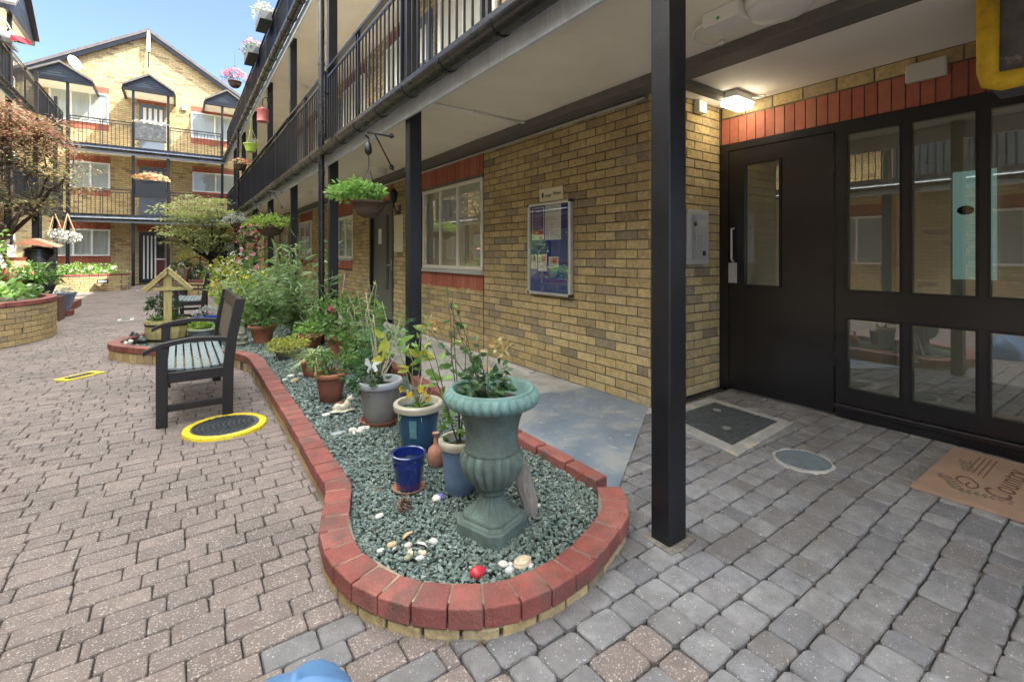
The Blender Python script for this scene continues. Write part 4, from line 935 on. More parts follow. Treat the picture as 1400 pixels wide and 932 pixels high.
clumps(lv, base + Vector((-.02, -.02, .075)), (.105, .09, .075), 26, 5, .038, .023, big=True, cs=.35)
for k in range(14):
    a = R.uniform(0, 6.28); e = base + Vector((math.cos(a) * .10, math.sin(a) * .09, R.uniform(.05, .15))); st.tube(wig(base, e, 3, .08), .0022, 5)
def to(px, py, y): return PY(px, py, y)
for (px, py, y, nl) in ((612, 392, 1.75, 9), (619, 400, 1.72, 7), (655, 455, 1.62, 7), (590, 440, 1.7, 6), (668, 470, 1.7, 6), (640, 470, 1.8, 8)):
    stem_leaves(st, lv if R.random() < .6 else ag, base, to(px, py, y), .0034, nl, .036, .022, True, .05, start=.35)
for p in ((592, 440), (683, 468), (676, 462)):
    q = to(p[0], p[1], 1.68); clumps(ag, q, (.04, .04, .03), 4, 4, .035, .018, big=True)
st.build('stem', M('rose_cane', (.10, .10, .05), .6, .3, 40), ur, smooth=True); lv.build('foliage', lf_dark, ur); ag.build('browning_foliage', lf_autumn, ur)

ur.scale = (1.05, 1.05, .97)
# ================================================================== pots
def pot(name, label, cat, loc, rt, rb_, h, mat, rim=None, rimm=None, soilz=.85, saucer=None, ribs=0, group='potted plants in the gravel planter', rimh=None):
    t = thing(name, label, cat, loc, group); L = Vector(loc); rimh = rimh or h * .14; rim = rim if rim is not None else rt * .08
    b = MB(); nseg = 64 if ribs else 40
    fn = (lambda r, z, t_, j: r * (1 - .05 * (abs(math.sin(t_ * ribs / 2)) ** .5) * (1 if 0 < j < 4 else 0))) if ribs else None
    b.lathe([(rb_ * .96, 0), (rb_, .004), (rb_ + (rt - rb_) * .35, h * .35), (rb_ + (rt - rb_) * .75, h * .72), (rt * .97, h - rimh)], nseg, L, fn=fn); b.build('body', mat, t, smooth=True, auto=40)
    r = MB(); r.lathe([(rt * .955, h - rimh - .002), (rt + rim * .7, h - rimh), (rt + rim, h - rimh * .55), (rt + rim, h - rimh * .2), (rt + rim * .6, h), (rt - rim * .5, h), (rt * .90, h - rimh * .4), (rt * .86, h * .7)], 40, L, cap=0); r.build('rim', rimm or mat, t, smooth=True, auto=40)
    MB().lathe([(.001, h * soilz - .004), (rt * .885, h * soilz), (.001, h * soilz + .012)], 24, L).build('soil', soil, t)
    if saucer:
        s = MB(); s.lathe([(saucer * .85, -.012), (saucer, .018), (saucer * .96, .018), (saucer * .84, -.004)], 40, L); s.build('saucer', terra, t, smooth=True, auto=40)
    return t
gz = GZ + .008
# small cobalt pot with water
t = thing('glazed_pot', 'small empty cobalt blue pot on a terracotta saucer beside the urn', 'pot', (.875, 2.065, gz + .012))
L = t.location
b = MB(); b.lathe([(.052, 0), (.055, .004), (.064, .06), (.070, .105), (.073, .113), (.0705, .118), (.073, .124), (.0715, .129), (.074, .136), (.079, .152), (.080, .160), (.074, .163), (.068, .160), (.064, .12), (.050, .02), (.001, .02)], 48, L); b.build('body', darkblueg, t, smooth=True, auto=50)
MB().lathe([(.001, .118), (.0655, .12), (.001, .121)], 32, L).build('water', M('water_surface', (.02, .03, .05), .05, .1, 5), t)
s = MB(); s.lathe([(.055, -.014), (.074, .004), (.070, .004), (.056, -.006)], 40, L); s.build('saucer', terra, t, smooth=True, auto=40)
# tall blue pot with cream rim
t = pot('potted_plant', 'blue glazed pot with cream rim holding lanky stems and a yellow viola', 'potted plant', (1.10, 2.46, gz), .122, .092, .27, blueg, .016, creamg)

L = t.location; st, lv, yl = MB(), MB(), MB(); B = L + Vector((0, 0, .24))
lb_ = MB()
a0 = math.atan2(-L.y, -L.x) - .25
for z0, z1 in ((.10, .20),):
    vs = []; n = 6
    for i in range(n + 1):
        a = a0 - .17 + .34 * i / n
        for z in (z0, z1):
            r = .092 + .03 * z / .27 + .0065; vs.append((L.x + r * math.cos(a), L.y + r * math.sin(a), L.z + z))
    lb_.add(vs, [(2 * i, 2 * i + 2, 2 * i + 3, 2 * i + 1) for i in range(n)])
lb_.build('painted_panel', M('pale_glaze_panel', (.11, .24, .27), .3, .3, 40), t, smooth=True)
for e, n in ((PY(560, 480, 2.3), 4), (PY(522, 412, 2.5), 6), (PY(575, 455, 2.2), 5), (PY(617, 470, 2.4), 5), (PY(538, 445, 2.35), 5), (PY(590, 430, 2.6), 6), (PY(612, 508, 2.1), 3)):
    stem_leaves(st, lv, B, e, .004, n, .085, .038, True, .04, start=.5)
for px, py in ((525, 490), (560, 500), (577, 478), (527, 462), (575, 488)):
    for k in range(3): leaf(yl, PY(px, py, 2.35), rv() * .6 + Vector((R.uniform(-1, 1), -.3, .1)), .085, .04)
blades(lv, B, 12, .16, .014)
fl = MB(); 
for px, py in ((580, 538), (585, 545), (575, 532), (560, 540)): flower(fl, PY(px, py, 2.35), .022, 0)
st.build('stem', stemp, t, smooth=True); lv.build('foliage', lf_bright, t); yl.build('pale_foliage', lf_yel, t); fl.build('blossom', fl_yel, t)
# terracotta vase
t = thing('vase', 'slim terracotta bottle vase standing on the gravel by the blue pots', 'vase', (1.09, 2.22, gz))
b = MB(); b.lathe([(.033, 0), (.038, .006), (.042, .05), (.041, .075), (.034, .092), (.018, .104), (.011, .115), (.009, .150), (.013, .158), (.017, .163), (.017, .170), (.011, .171)], 32, t.location); b.build('body', M('pale_terracotta', (.38, .17, .11), .75, .2, 20, .3, 60, stain=(14, .5, .6, (.45, .36, .30), .6)), t, smooth=True, auto=50)
MB().lathe([(.001, .160), (.0105, .164), (.001, .165)], 16, t.location).build('mouth', ink, t)
# pale blue pot behind the urn
t = pot('potted_plant', 'pale blue oval pot half hidden behind the urn with bare canes', 'potted plant', (1.065, 1.92, gz), .085, .066, .245, lightblueg, .014, creamg)
L = t.location; st, lv = MB(), MB()
for e, n in ((PY(618, 400, 1.95), 8), (PY(610, 395, 1.98), 8), (PY(640, 440, 1.95), 6), (PY(590, 470, 1.95), 8), (PY(577, 470, 2.05), 6)): stem_leaves(st, lv, L + Vector((0, 0, .2)), e, .0035, n, .04, .022, True, .03, start=.3)
clumps(lv, L + Vector((0, 0, .30)), (.08, .08, .07), 14, 5, .035, .02, big=True)
st.build('stem', M('dark_cane', (.07, .05, .03), .6, .3, 40), t, smooth=True); lv.build('foliage', lf_mid, t)
# grey pot
t = pot('potted_plant', 'tall grey plastic pot on a terracotta saucer with fennel and pansies', 'potted plant', (1.07, 3.0, gz + .012), .135, .095, .27, gpot, .012, gpotr, saucer=.125)
L = t.location; B = L + Vector((0, 0, .24)); st, lv, fe, fl = MB(), MB(), MB(), MB()
clumps(lv, B + Vector((-.11, -.02, .08)), (.12, .12, .11), 46, 6, .04, .02, big=True)
for k in range(9):
    a = R.uniform(0, 6.28); c = B + Vector((.08 + .10 * math.cos(a), .1 + .14 * math.sin(a), R.uniform(.15, .45)))
    st.tube(wig(B, c, 4, .05), .0025, 5)
    for _ in range(70): 
        d = rv(); d.z = abs(d.z) * .7; sleaf(fe, c + rv() * .05, d, R.uniform(.05, .11), .0028)
for e in (PY(500, 400, 3.0), PY(510, 430, 3.1), PY(525, 470, 2.75)): st.tube(wig(B, e, 4, .03), .003, 5)
for k in range(9): sleaf(lv, L + Vector((.09 + R.uniform(-.02, .05), -.12 + R.uniform(-.03, .03), R.uniform(.05, .27))), rv(), .05, .045)
for q in ((.10, -.13, .22), (.12, -.10, .17), (.07, -.14, .10)): flower(fl, L + Vector(q), .024, R.choice((0, 1)), nd=Vector((-.3, -.8, .2)))
st.build('stem', stemp, t, smooth=True); lv.build('foliage', lf_dark, t); fe.build('feathery_foliage', lf_fern, t); fl.build('blossom', [fl_yel, fl_mauve], t)
bf = thing('butterfly_ornament', 'white butterfly ornament on a stick in the grey pot', 'ornament', PY(508, 500, 2.86))
P0 = bf.location; m = MB()
for sx in (-1, 1):
    q = lambda x, z, y=0: P0 + Vector((sx * x, -abs(x) * .5 + y, z))
    m.add([q(.002, .0), q(.02, .045), q(.045, .055), q(.05, .02), q(.022, .0), q(.035, -.028), q(.02, -.04), q(.002, -.012)], [(0, 4, 3, 2, 1), (0, 7, 6, 5, 4)]); m.add([q(.002, .0, .002), q(.02, .045, .002), q(.045, .055, .002), q(.05, .02, .002), q(.022, .0, .002), q(.035, -.028, .002), q(.02, -.04, .002), q(.002, -.012, .002)], [(1, 2, 3, 4, 0), (4, 5, 6, 7, 0)])
m.build('wings', upvc, bf); MB().tube([P0 + Vector((0, .0, .02)), P0 + Vector((.02, .05, -.14))], .003, 6).build('stick', stemp, bf)
# black pot behind
t = pot('potted_plant', 'small black plastic pot tucked behind the grey pot', 'potted plant', (1.33, 3.75, gz), .10, .08, .19, gutterm, .008, gutterm)
lv = MB(); clumps(lv, t.location + Vector((0, 0, .28)), (.14, .14, .12), 40, 6, .045, .022); lv.build('foliage', lf_dark, t)
# terracotta with small bush
t = pot('potted_plant', 'dark terracotta pot with a small glossy bush, next to the cat figurine', 'potted plant', (.93, 3.66, gz), .108, .075, .215, terrad, .012, terra)
lv, st = MB(), MB(); B = t.location + Vector((0, 0, .2))
clumps(lv, B + Vector((.03, 0, .08)), (.17, .15, .10), 75, 6, .035, .019, big=True)
for k in range(8): st.tube(wig(B, B + Vector((R.uniform(-.12, .15), R.uniform(-.1, .1), R.uniform(.05, .15))), 3, .1), .003, 5)
lv.build('foliage', lf_mid, t); st.build('stem', bark, t)
# spider plant
t = pot('potted_plant', 'wide terracotta pan with a striped spider plant', 'potted plant', (1.0, 4.52, gz), .12, .085, .15, terra, .010, terra)
lv = MB(); blades(lv, t.location + Vector((0, 0, .14)), 90, .33, .015, droop=.9); lv.build('foliage', lf_var, t)
# terracotta with rose bush
t = pot('potted_plant', 'round terracotta pot under a bushy rose with one pink bloom', 'potted plant', (1.40, 5.1, gz), .15, .10, .24, terra, .014, terra)
lv, st, fl = MB(), MB(), MB(); B = t.location + Vector((0, 0, .22))
clumps(lv, B + Vector((.05, -.05, .22)), (.36, .34, .24), 150, 6, .055, .032, big=True, cs=.22)
for k in range(12): stem_leaves(st, lv, B, B + Vector((R.uniform(-.3, .35), R.uniform(-.25, .25), R.uniform(.3, .62))), .004, 7, .045, .025, True, .08)
for q in ((455, 425), (452, 421)): flower(fl, PY(q[0], q[1], 4.9), .032, 0, 8); 
lv.build('foliage', lf_mid, t); st.build('stem', stemg, t); fl.build('blossom', fl_pink, t)
t = pot('potted_plant', 'low terracotta pot with pale trailing leaves in front of the downpipe', 'potted plant', (1.27, 5.9, gz), .13, .10, .15, terrad, .010, terra)
lv = MB(); clumps(lv, t.location + Vector((0, 0, .18)), (.19, .18, .09), 50, 6, .05, .028, hemi=True); lv.build('foliage', lf_bright, t)
# sedum bowl
t = pot('potted_plant', 'shallow stone bowl overflowing with yellow sedum', 'potted plant', (.95, 5.45, gz), .15, .10, .10, M('mossy_stone', (.28, .26, .17), .9, .3, 14, .6, 60), .01)
lv = MB(); clumps(lv, t.location + Vector((0, 0, .10)), (.21, .19, .12), 110, 7, .032, .02, hemi=True); lv.build('foliage', lf_yel, t)
# ribbed terracotta with big oleander
t = pot('potted_plant', 'ribbed terracotta pot with a tall narrow-leaved oleander', 'potted plant', (.84, 6.5, gz), .155, .085, .23, terra, .012, terra, ribs=24)
lv, st, l2 = MB(), MB(), MB(); B = t.location + Vector((0, 0, .2))
for k in range(16):
    e = B + Vector((R.uniform(-.35, .45), R.uniform(-.25, .35), R.uniform(.25, .72))); stem_leaves(st, lv, B, e, .006, 24, .17, .028, True, .08, start=.15)
clumps(l2, B + Vector((.02, -.05, .16)), (.28, .24, .15), 40, 6, .09, .022, big=True)
lv.build('foliage', lf_blue, t); l2.build('low_foliage', lf_mid, t); st.build('stem', stemg, t)
# shrubs growing in the bed
def shrub(label, loc, spread, h, n, nl, L, Wd, mat, cat='shrub', stemm=None, extra=None, group=None, name='shrub'):
    t = thing(name, label, cat, loc, group); lv, st = MB(), MB(); B = t.location
    for k in range(n):
        e = B + Vector((R.uniform(-1, 1) * spread[0], R.uniform(-1, 1) * spread[1], h * R.uniform(.55, 1.0))); stem_leaves(st, lv, B + Vector((R.uniform(-.05, .05), R.uniform(-.05, .05), 0)), e, .007, nl, L, Wd, True, .08, start=.12)
    lv.build('foliage', mat, t); st.build('stem', stemm or stemg, t)
    if extra: extra(t, B)
    return t
shrub('big blue-green narrow-leaved shrub in the planter, against the downpipe', (1.30, 6.9, GZ), (.46, .45), 1.35, 22, 24, .20, .032, lf_blue)
shrub('grey-green lance-leaved shrub in the planter, beside the second pillar', (1.42, 6.25, GZ), (.26, .22), 1.05, 10, 22, .18, .026, lf_blue)
def yf(t, B):
    fl = MB(); flowers(fl, B + Vector((0, 0, .55)), (.42, .4, .35), 14, .03); fl.build('blossom', fl_yel, t)
shrub('yellow flowering shrub in the planter, left of the tall oleander', (.72, 7.7, GZ), (.42, .45), .95, 30, 26, .085, .03, lf_lime, extra=yf)
def wf(t, B):
    fl = MB(); flowers(fl, B + Vector((0, 0, .5)), (.35, .35, .35), 14, .025); fl.build('blossom', fl_white, t)
shrub('pale mixed bush with white flowers at the far end of the planter', (.95, 8.6, GZ), (.45, .4), .98, 26, 26, .08, .028, lf_yel, extra=wf)
shrub('mid green bush between the oleander and the pillar', (1.35, 8.1, GZ), (.35, .4), 1.15, 22, 28, .10, .026, lf_mid)
cn = thing('bamboo_cane', 'pair of thin pale canes leaning in the planter beside the second pillar', 'garden cane', (1.46, 5.6, GZ))
MB().tube([(1.46, 5.6, GZ), (1.57, 5.55, .95), (1.42, 5.8, .86)], .005, 6).build('cane', stemp, cn); MB().tube([(1.55, 5.2, GZ), (1.74, 5.0, .88)], .005, 6).build('cane', stemp, cn)
# tall seedling beside the rose, leggy stems in front of the side door
shrub('tall leggy plant with yellowing leaves in front of the side door', (1.44, 4.35, GZ), (.25, .25), 1.0, 7, 9, .06, .018, lf_var, stemm=stemp)
shrub('feathery dark green bush in the planter behind the grey pot', (1.36, 4.25, GZ), (.30, .28), .62, 22, 26, .075, .028, lf_mid)

# ================================================================== stones and ornaments
def zm6(x, y): return G(430 + x / 4, 560 + y / 4, GZ + .012)
def stone(label, cat, p, rx, ry, rz, mat, group=None, rot=0.0, name='pebble', lump=.12):
    t = MB(); n0 = R.uniform(0, 50)
    t.ball((0, 0, 0), (rx, ry, rz), 0, 16, 11); c, s = math.cos(rot), math.sin(rot)
    t.v = [(lambda q, k: (p.x + (q[0] * c - q[1] * s) * k, p.y + (q[0] * s + q[1] * c) * k, p.z + q[2] * k))(q, 1 + lump * noise.noise(Vector(q) * (1.3 / max(rx, ry)) + Vector((n0, 0, 0)))) for q in t.v]
    o = t.build(name, mat, None, smooth=True); off = Vector(p)
    for v in o.data.vertices: v.co -= off
    o.location = off; return tag(o, label, cat, group)
grp = 'pebbles and shells on the gravel'
stone('white oval pebble on the gravel left of the pine cone', 'pebble', zm6(355, 580), .020, .013, .010, stonew, grp, .3)
stone('tan oblong pebble at the left of the shell cluster', 'pebble', zm6(422, 738), .022, .013, .011, stonet, grp, .2)
stone('small flat white chip beside the tan pebble', 'pebble', zm6(360, 768), .014, .010, .006, stonew, grp)
stone('round pinkish white pebble in the middle of the shell cluster', 'pebble', zm6(512, 740), .016, .012, .010, M('pinkish_pebble', (.58, .49, .43), .6, .2, 30), grp)
stone('upright white oval pebble at the right of the shell cluster', 'pebble', zm6(650, 720), .013, .018, .012, stonew, grp, .8)
stone('olive green striped pebble at the front of the shell cluster', 'pebble', zm6(513, 808), .018, .012, .010, stoneo, grp)
stone('smooth cream pebble at the front right of the shell cluster', 'pebble', zm6(575, 810), .016, .010, .008, stonew, grp, -.2)
stone('white pebble left of the big spiral shell by the coping', 'pebble', zm6(1032, 843), .014, .018, .011, stonew, grp, .6)
stone('pale grey pebble in front of the big spiral shell', 'pebble', zm6(1065, 880), .018, .015, .013, M('pale_grey_pebble', (.45, .47, .47), .6, .25, 40, .3), grp)
stone('tiny white pebble touching the big spiral shell', 'pebble', zm6(1072, 845), .009, .008, .008, stonew, grp)
stone('lilac white pebble at the right of the big spiral shell', 'pebble', zm6(1185, 856), .014, .009, .009, M('lilac_pebble', (.55, .49, .52), .6, .2, 30), grp, .5)
stone('small tan pebble on the gravel right of the urn', 'pebble', zm6(1228, 525), .009, .008, .008, stonew, grp)
stone('bright red painted stone by the front coping', 'stone', zm6(893, 890), .032, .022, .020, redst, None, -.1, 'painted_stone', .25)
t = stone('painted stone, half white and half violet, in front of the pale blue pot', 'stone', zm6(678, 482), .032, .021, .017, bluest, None, .15, 'painted_stone')
h = MB(); h.ball((-.0065, 0, .0003), (.0262, .0213, .0172), 0, 16, 11); ho = h.build('white_half', stonew, None, smooth=True); ho.parent = t; ho.rotation_euler = (0, 0, .15)
stone('flat grey stone with a white band near the tall grey pot', 'stone', zm6(135, 128), .050, .026, .010, stoneg, None, .1, 'flat_stone')
stone('rounded white stone beside the cat figurine', 'stone', G(446, 567, GZ + .01), .028, .020, .013, stonew, None, 0, 'flat_stone')
stone('red broken brick lump behind the cat figurine', 'stone', G(465, 551, GZ + .01), .022, .018, .013, terra, None, .4, 'brick_fragment', .4)
def shell(label, p, r, mat, rot):
    m = MB(); n = 14; vs = [(0, 0, .3 * r)]; fs = []
    for i in range(n):
        a = -1.25 + 2.5 * i / (n - 1); k = 1 + .05 * (i % 2)
        for f, z in ((.35, .45), (.7, .36), (1.0, .05)): vs.append((math.sin(a) * r * f * k, (math.cos(a) * f - .35) * r * k, z * r * (1 + .12 * (i % 2))))
    for i in range(n - 1):
        a = 1 + 3 * i; b = a + 3; fs += [(0, a, b), (a, a + 1, b + 1, b), (a + 1, a + 2, b + 2, b + 1)]
    c, s = math.cos(rot), math.sin(rot); m.add([(p.x + x * c - y * s, p.y + x * s + y * c, p.z + z - .004) for x, y, z in vs], fs)
    o = m.build('seashell', mat, None, smooth=True)
    for v in o.data.vertices: v.co -= Vector(p)
    o.location = p; k = o.modifiers.new('thick', 'SOLIDIFY'); k.thickness = .002
    return tag(o, label, 'shell', grp)
sh = M('shell_cream', (.58, .47, .33), .5, .3, 70, aniso=(1, 1, 1)); sh2 = M('shell_white', (.66, .62, .54), .5, .2, 60)
shell('orange-tinted scallop shell standing at the back of the shell cluster', zm6(515, 690), .030, M('shell_orange', (.55, .38, .2), .5, .45, 40), .3); shell('white shell at the upper right of the shell cluster', zm6(583, 742), .028, sh2, -1.0)
shell('cream shell in the middle of the front row of the shell cluster', zm6(528, 778), .022, sh, 1.4); shell('cream scallop shell at the right end of the shell cluster', zm6(590, 778), .020, sh, 2.2); shell('little white shell lying beside the tan pebble', zm6(440, 757), .013, sh2, .4)
# spiral fossil
t = MB(); p = zm6(1137, 838)
t.ball(p, (.036, .026, .012), 0, 20, 8)
for i in range(70):
    a = i * .28; r0 = .032 * (1 - i / 72); t.ball((p.x + math.cos(a) * r0, p.y + math.sin(a) * r0 * .75, p.z + .006 + .008 * i / 70), .0065 * (1 - i / 90), 0, 6, 5)
tag(t.build('seashell', sh, None, remesh=.0016), 'large cream spiral shell on the gravel by the coping', 'shell', grp)
# pine cone
pc = MB(); p = zm6(492, 540) + Vector((0, 0, .012))
for i in range(120):
    f = i / 120; a = i * 2.39996; th = math.pi * (.08 + .86 * f); r = .026 * math.sin(th) ** .8; d = Vector((math.cos(a) * math.sin(th), math.sin(a) * math.sin(th), math.cos(th))); c = p + Vector((math.cos(a) * r, math.sin(a) * r, .028 * math.cos(th)))
    x = d.cross(Vector((0, 0, 1))).normalized(); y = x.cross(d); s_ = .007
    pc.add([c - x * s_ * .7 - d * .008, c + x * s_ * .7 - d * .008, c + x * s_ + d * .004 - y * .002, c + d * .009 - y * .003, c - x * s_ + d * .004 - y * .002, c + d * .002 + y * .004], [(0, 1, 2, 5), (5, 2, 3), (5, 3, 4), (0, 5, 4), (0, 4, 3, 2, 1)])
tag(pc.build('pine_cone', cone), 'brown pine cone lying on the gravel in front of the small cobalt pot', 'pine cone')
# driftwood
dw = MB(); a, b = G(728, 706, GZ), PY(712, 628, 1.62); pts = wig(a, b, 7, .03)
dw.tube(pts, [.011, .017, .019, .020, .020, .017, .014, .010], 9); 
xa = Vector((.8, -.55, 0)).normalized(); dw.v = [tuple(Vector(v) + xa * ((Vector(v) - a.lerp(b, max(0, min(1, (v[2] - a.z) / (b.z - a.z))))).dot(xa)) * .9 + rv() * .0015) for v in dw.v]
tag(dw.build('driftwood', drift, None, smooth=False), 'grey split driftwood piece leaning behind the urn', 'driftwood')
# coral and small stones
cr = MB(); p = G(492, 589, GZ + .012)
for i in range(16): cr.ball(p + Vector((R.uniform(-.05, .05), R.uniform(-.03, .03), R.uniform(-.006, .014))), (R.uniform(.01, .018),) * 3, 0, 8, 6)
tag(cr.build('coral', stonew, None, remesh=.004), 'knobbly white coral lump beside the flat grey stone', 'coral')
grp2 = 'pale stones by the spider plant'
for i, (px, py, lab, r) in enumerate(((398, 514, 'white stone at the back of the heap beside the planter path', .03), (412, 512, 'cream stone at the right of the pale stone heap', .03), (402, 520, 'orange-tinted stone at the front of the pale stone heap', .032), (390, 519, 'small white stone at the left of the pale stone heap', .022))):
    stone(lab, 'stone', G(px, py, GZ + .015), r * 1.2, r * .8, r * .6, stonet if i == 2 else stonew, grp2, R.random() * 3, 'stone', .35)
# cat figurine
ct = MB(); p = G(468, 562, GZ + .01); q = lambda x, y, z: p + Vector((x, y, z))
for c, r in (((0, 0, .025), (.05, .028, .026)), ((-.035, 0, .03), (.03, .03, .03)), ((.035, -.005, .045), (.026, .026, .032)), ((.05, -.01, .082), (.024, .022, .021)), ((.038, -.01, .103), (.006, .006, .012)), ((.060, -.012, .103), (.006, .006, .012)), ((.068, -.02, .077), (.009, .009, .008)), ((.05, -.035, .010), (.035, .010, .009)), ((-.05, -.03, .012), (.035, .014, .010)), ((-.07, -.01, .010), (.02, .012, .009)), ((0, 0, .004), (.085, .045, .008))):
    ct.ball(q(*c), r, 0, 14, 10)
tag(ct.build('cat_figurine', figur, None, remesh=.004), 'cream reclining cat figurine on the gravel beside the terracotta bush pot', 'figurine')
# seated stone statue and frog
sg = MB(); p = G(330, 472, GZ)
for c, r in (((0, 0, .03), (.09, .09, .03)), ((0, 0, .09), (.075, .07, .06)), ((0, 0, .17), (.055, .05, .08)), ((0, 0, .265), (.045, .042, .05)), ((-.04, -.04, .10), (.03, .05, .025)), ((.04, -.04, .10), (.03, .05, .025)), ((.0, -.05, .15), (.045, .02, .02))): sg.ball(p + Vector(c), r, 0, 14, 10)
tag(sg.build('statue', M('mossy_statue', (.27, .27, .19), .85, .3, 20, .5, 60), None, remesh=.009), 'small seated stone statue behind the bench', 'statue')
fg = MB(); p = G(192, 470, .06)
for c, r in (((0, 0, .05), (.09, .06, .05)), ((-.06, 0, .11), (.05, .045, .04)), ((-.075, -.03, .15), (.014, .014, .014)), ((-.075, .03, .15), (.014, .014, .014)), ((.05, -.05, .04), (.05, .025, .03)), ((.05, .05, .04), (.05, .025, .03)), ((-.05, -.05, .03), (.02, .02, .04)), ((-.05, .05, .03), (.02, .02, .04)), ((-.075, -.05, .015), (.035, .02, .012))): fg.ball(p + Vector(c), r, 0, 14, 10)
tag(fg.build('frog_figurine', frogm, None, remesh=.007), 'dark green and white frog figurine at the left tip of the planter', 'figurine')
for i, (px, py, lab) in enumerate(((170, 470, 'white stone at the left of the frog figurine'), (178, 468, 'white stone touching the frog figurine'))): stone(lab, 'stone', G(px, py, .12), .035, .03, .035, stonew, 'stones by the frog', R.random(), 'stone', .3)

# ================================================================== benches
def bench(label, loc, rz, length=1.2, mat=wood, sm=slatw):
    t = thing('garden_bench', label, 'bench', (0, 0, 0), 'wooden benches')
    Lh = length; 
    for y in (0, Lh):
        MB().bar((-.02, y, 0), (-.02, y, .535), .06, .065, up=(1, 0, 0)).build('leg', mat, t, bevel=.005)
        rl = MB(); pts = [(.36, 0), (.365, .36), (.385, .55), (.44, .84)]
        for (x0, z0), (x1, z1) in zip(pts[:-1], pts[1:]):
            rl.add([(x0 - .035, y - .028, z0), (x0 + .03, y - .028, z0), (x0 + .03, y + .028, z0), (x0 - .035, y + .028, z0), (x1 - .035, y - .028, z1), (x1 + .03, y - .028, z1), (x1 + .03, y + .028, z1), (x1 - .035, y + .028, z1)], [(0, 3, 2, 1), (4, 5, 6, 7), (0, 1, 5, 4), (1, 2, 6, 5), (2, 3, 7, 6), (3, 0, 4, 7)])
        rl.build('back_post', mat, t)
        ar = MB(); ap = bez([(-.12, .505), (-.02, .548), (.14, .572), (.28, .566), (.385, .55)], 5); n = len(ap)
        for i in range(n - 1):
            a, b = ap[i], ap[i + 1]; wd = .036
            ar.add([(a.x, y - wd, a.y - .014), (a.x, y + wd, a.y - .014), (b.x, y + wd, b.y - .014), (b.x, y - wd, b.y - .014), (a.x, y - wd, a.y + .014), (a.x, y + wd, a.y + .014), (b.x, y + wd, b.y + .014), (b.x, y - wd, b.y + .014)], [(0, 1, 2, 3), (7, 6, 5, 4), (0, 3, 7, 4), (1, 5, 6, 2)] + ([(0, 4, 5, 1)] if i == 0 else []) + ([(3, 2, 6, 7)] if i == n - 2 else []))
        ar.build('armrest', mat, t)
        MB().bar((.01, y, .12), (.335, y, .12), .03, .045).build('stretcher', mat, t, bevel=.003)
        MB().bar((.01, y, .325), (.335, y, .325), .03, .07).build('side_rail', mat, t, bevel=.003)
    MB().box(-.04, -.012, .03, Lh - .03, .28, .35).build('front_rail', mat, t, bevel=.003); MB().box(.33, .355, .03, Lh - .03, .28, .35).build('rear_rail', mat, t, bevel=.003)
    sl = MB()
    for k in range(8):
        x = -.045 + k * .052; z = .352 + .006 * abs(k - 4) ** 1.3 * .5; sl.box(x, x + .041, .035, Lh - .035, z, z + .018)
    sl.build('seat', sm, t, bevel=.004)
    bk = MB(); bk.bar((.378, .03, .46), (.378, Lh - .03, .46), .026, .06); bk.build('lower_back_rail', mat, t, bevel=.003)
    bk = MB(); bk.bar((.43, .03, .80), (.43, Lh - .03, .80), .03, .085, up=(.25, 0, 1)); bk.build('top_back_rail', mat, t, bevel=.006)
    bs = MB(); n = int(Lh / .075)
    for k in range(n):
        y = .06 + (Lh - .12) * k / (n - 1); bs.bar((.381, y, .485), (.424, y, .765), .05, .014, up=(1, 0, 0))
    bs.build('backrest', backw if mat is wood else mat, t)
    t.location = loc; t.rotation_euler = (0, 0, rz); return t
b1 = bench('dark slatted wooden bench standing beside the planter, nearest to the yellow manhole', (-.075, 3.93, 0), 0, 1.18)
b2 = dup(b1, (-.02, 9.75, 0), 'second dark slatted bench, behind the wishing-well barrel', 'wooden benches', rotz=math.radians(-4))
b3 = bench('red-brown wooden bench farther back, left of the maple bed', (-.30, 12.9, 0), math.radians(-3), 1.5, brownwood, brownwood)
tag(b3, b3['label'], 'bench', 'wooden benches')
b4 = dup(b3, (-2.75, 10.9, 0), 'red-brown wooden chair behind the left planter, mostly hidden by leaves', 'wooden benches', .95, math.pi)

# ================================================================== wishing well barrel
ww = thing('wishing_well_planter', 'pine half-barrel planter with a little shingled wishing-well roof', 'planter', (-.115, 7.35, GZ))
c = ww.location; bb = MB(); n = 18
for k in range(n):
    a0, a1 = 2 * math.pi * k / n + .012, 2 * math.pi * (k + 1) / n - .012; vs = []
    for r0, r1, z in ((.215, .19, 0), (.235, .21, .15), (.232, .207, .29)):
        for r in (r0, r1):
            for a in (a0, a1): vs.append((c.x + r * math.cos(a), c.y + r * math.sin(a), c.z + z))
    fs = [(0, 1, 5, 4), (4, 5, 9, 8), (8, 9, 11, 10), (2, 6, 7, 3), (6, 10, 11, 7), (0, 4, 6, 2), (4, 8, 10, 6), (1, 3, 7, 5), (5, 7, 11, 9)]
    bb.add(vs, fs)
bb.build('barrel', pine, ww)
hp = MB()
for z, r in ((.055, .224), (.235, .236)): hp.lathe([(r, z - .012), (r + .004, z - .012), (r + .004, z + .012), (r, z + .012)], 36, c)
hp.build('hoop', black, ww, smooth=True, auto=40); MB().lathe([(.001, .25), (.2, .255), (.001, .265)], 24, c).build('soil', soil, ww)
for dy in (-.14, .14): MB().box(c.x - .042, c.x + .042, c.y + dy - .02, c.y + dy + .02, c.z + .2, c.z + .87).build('post', pine, ww, bevel=.004)
for dy in (-.165, .165): MB().box(c.x - .205, c.x + .205, c.y + dy - .012, c.y + dy + .012, c.z + .66, c.z + .705).build('cross_bar', pine, ww, bevel=.003)
rr = MB()
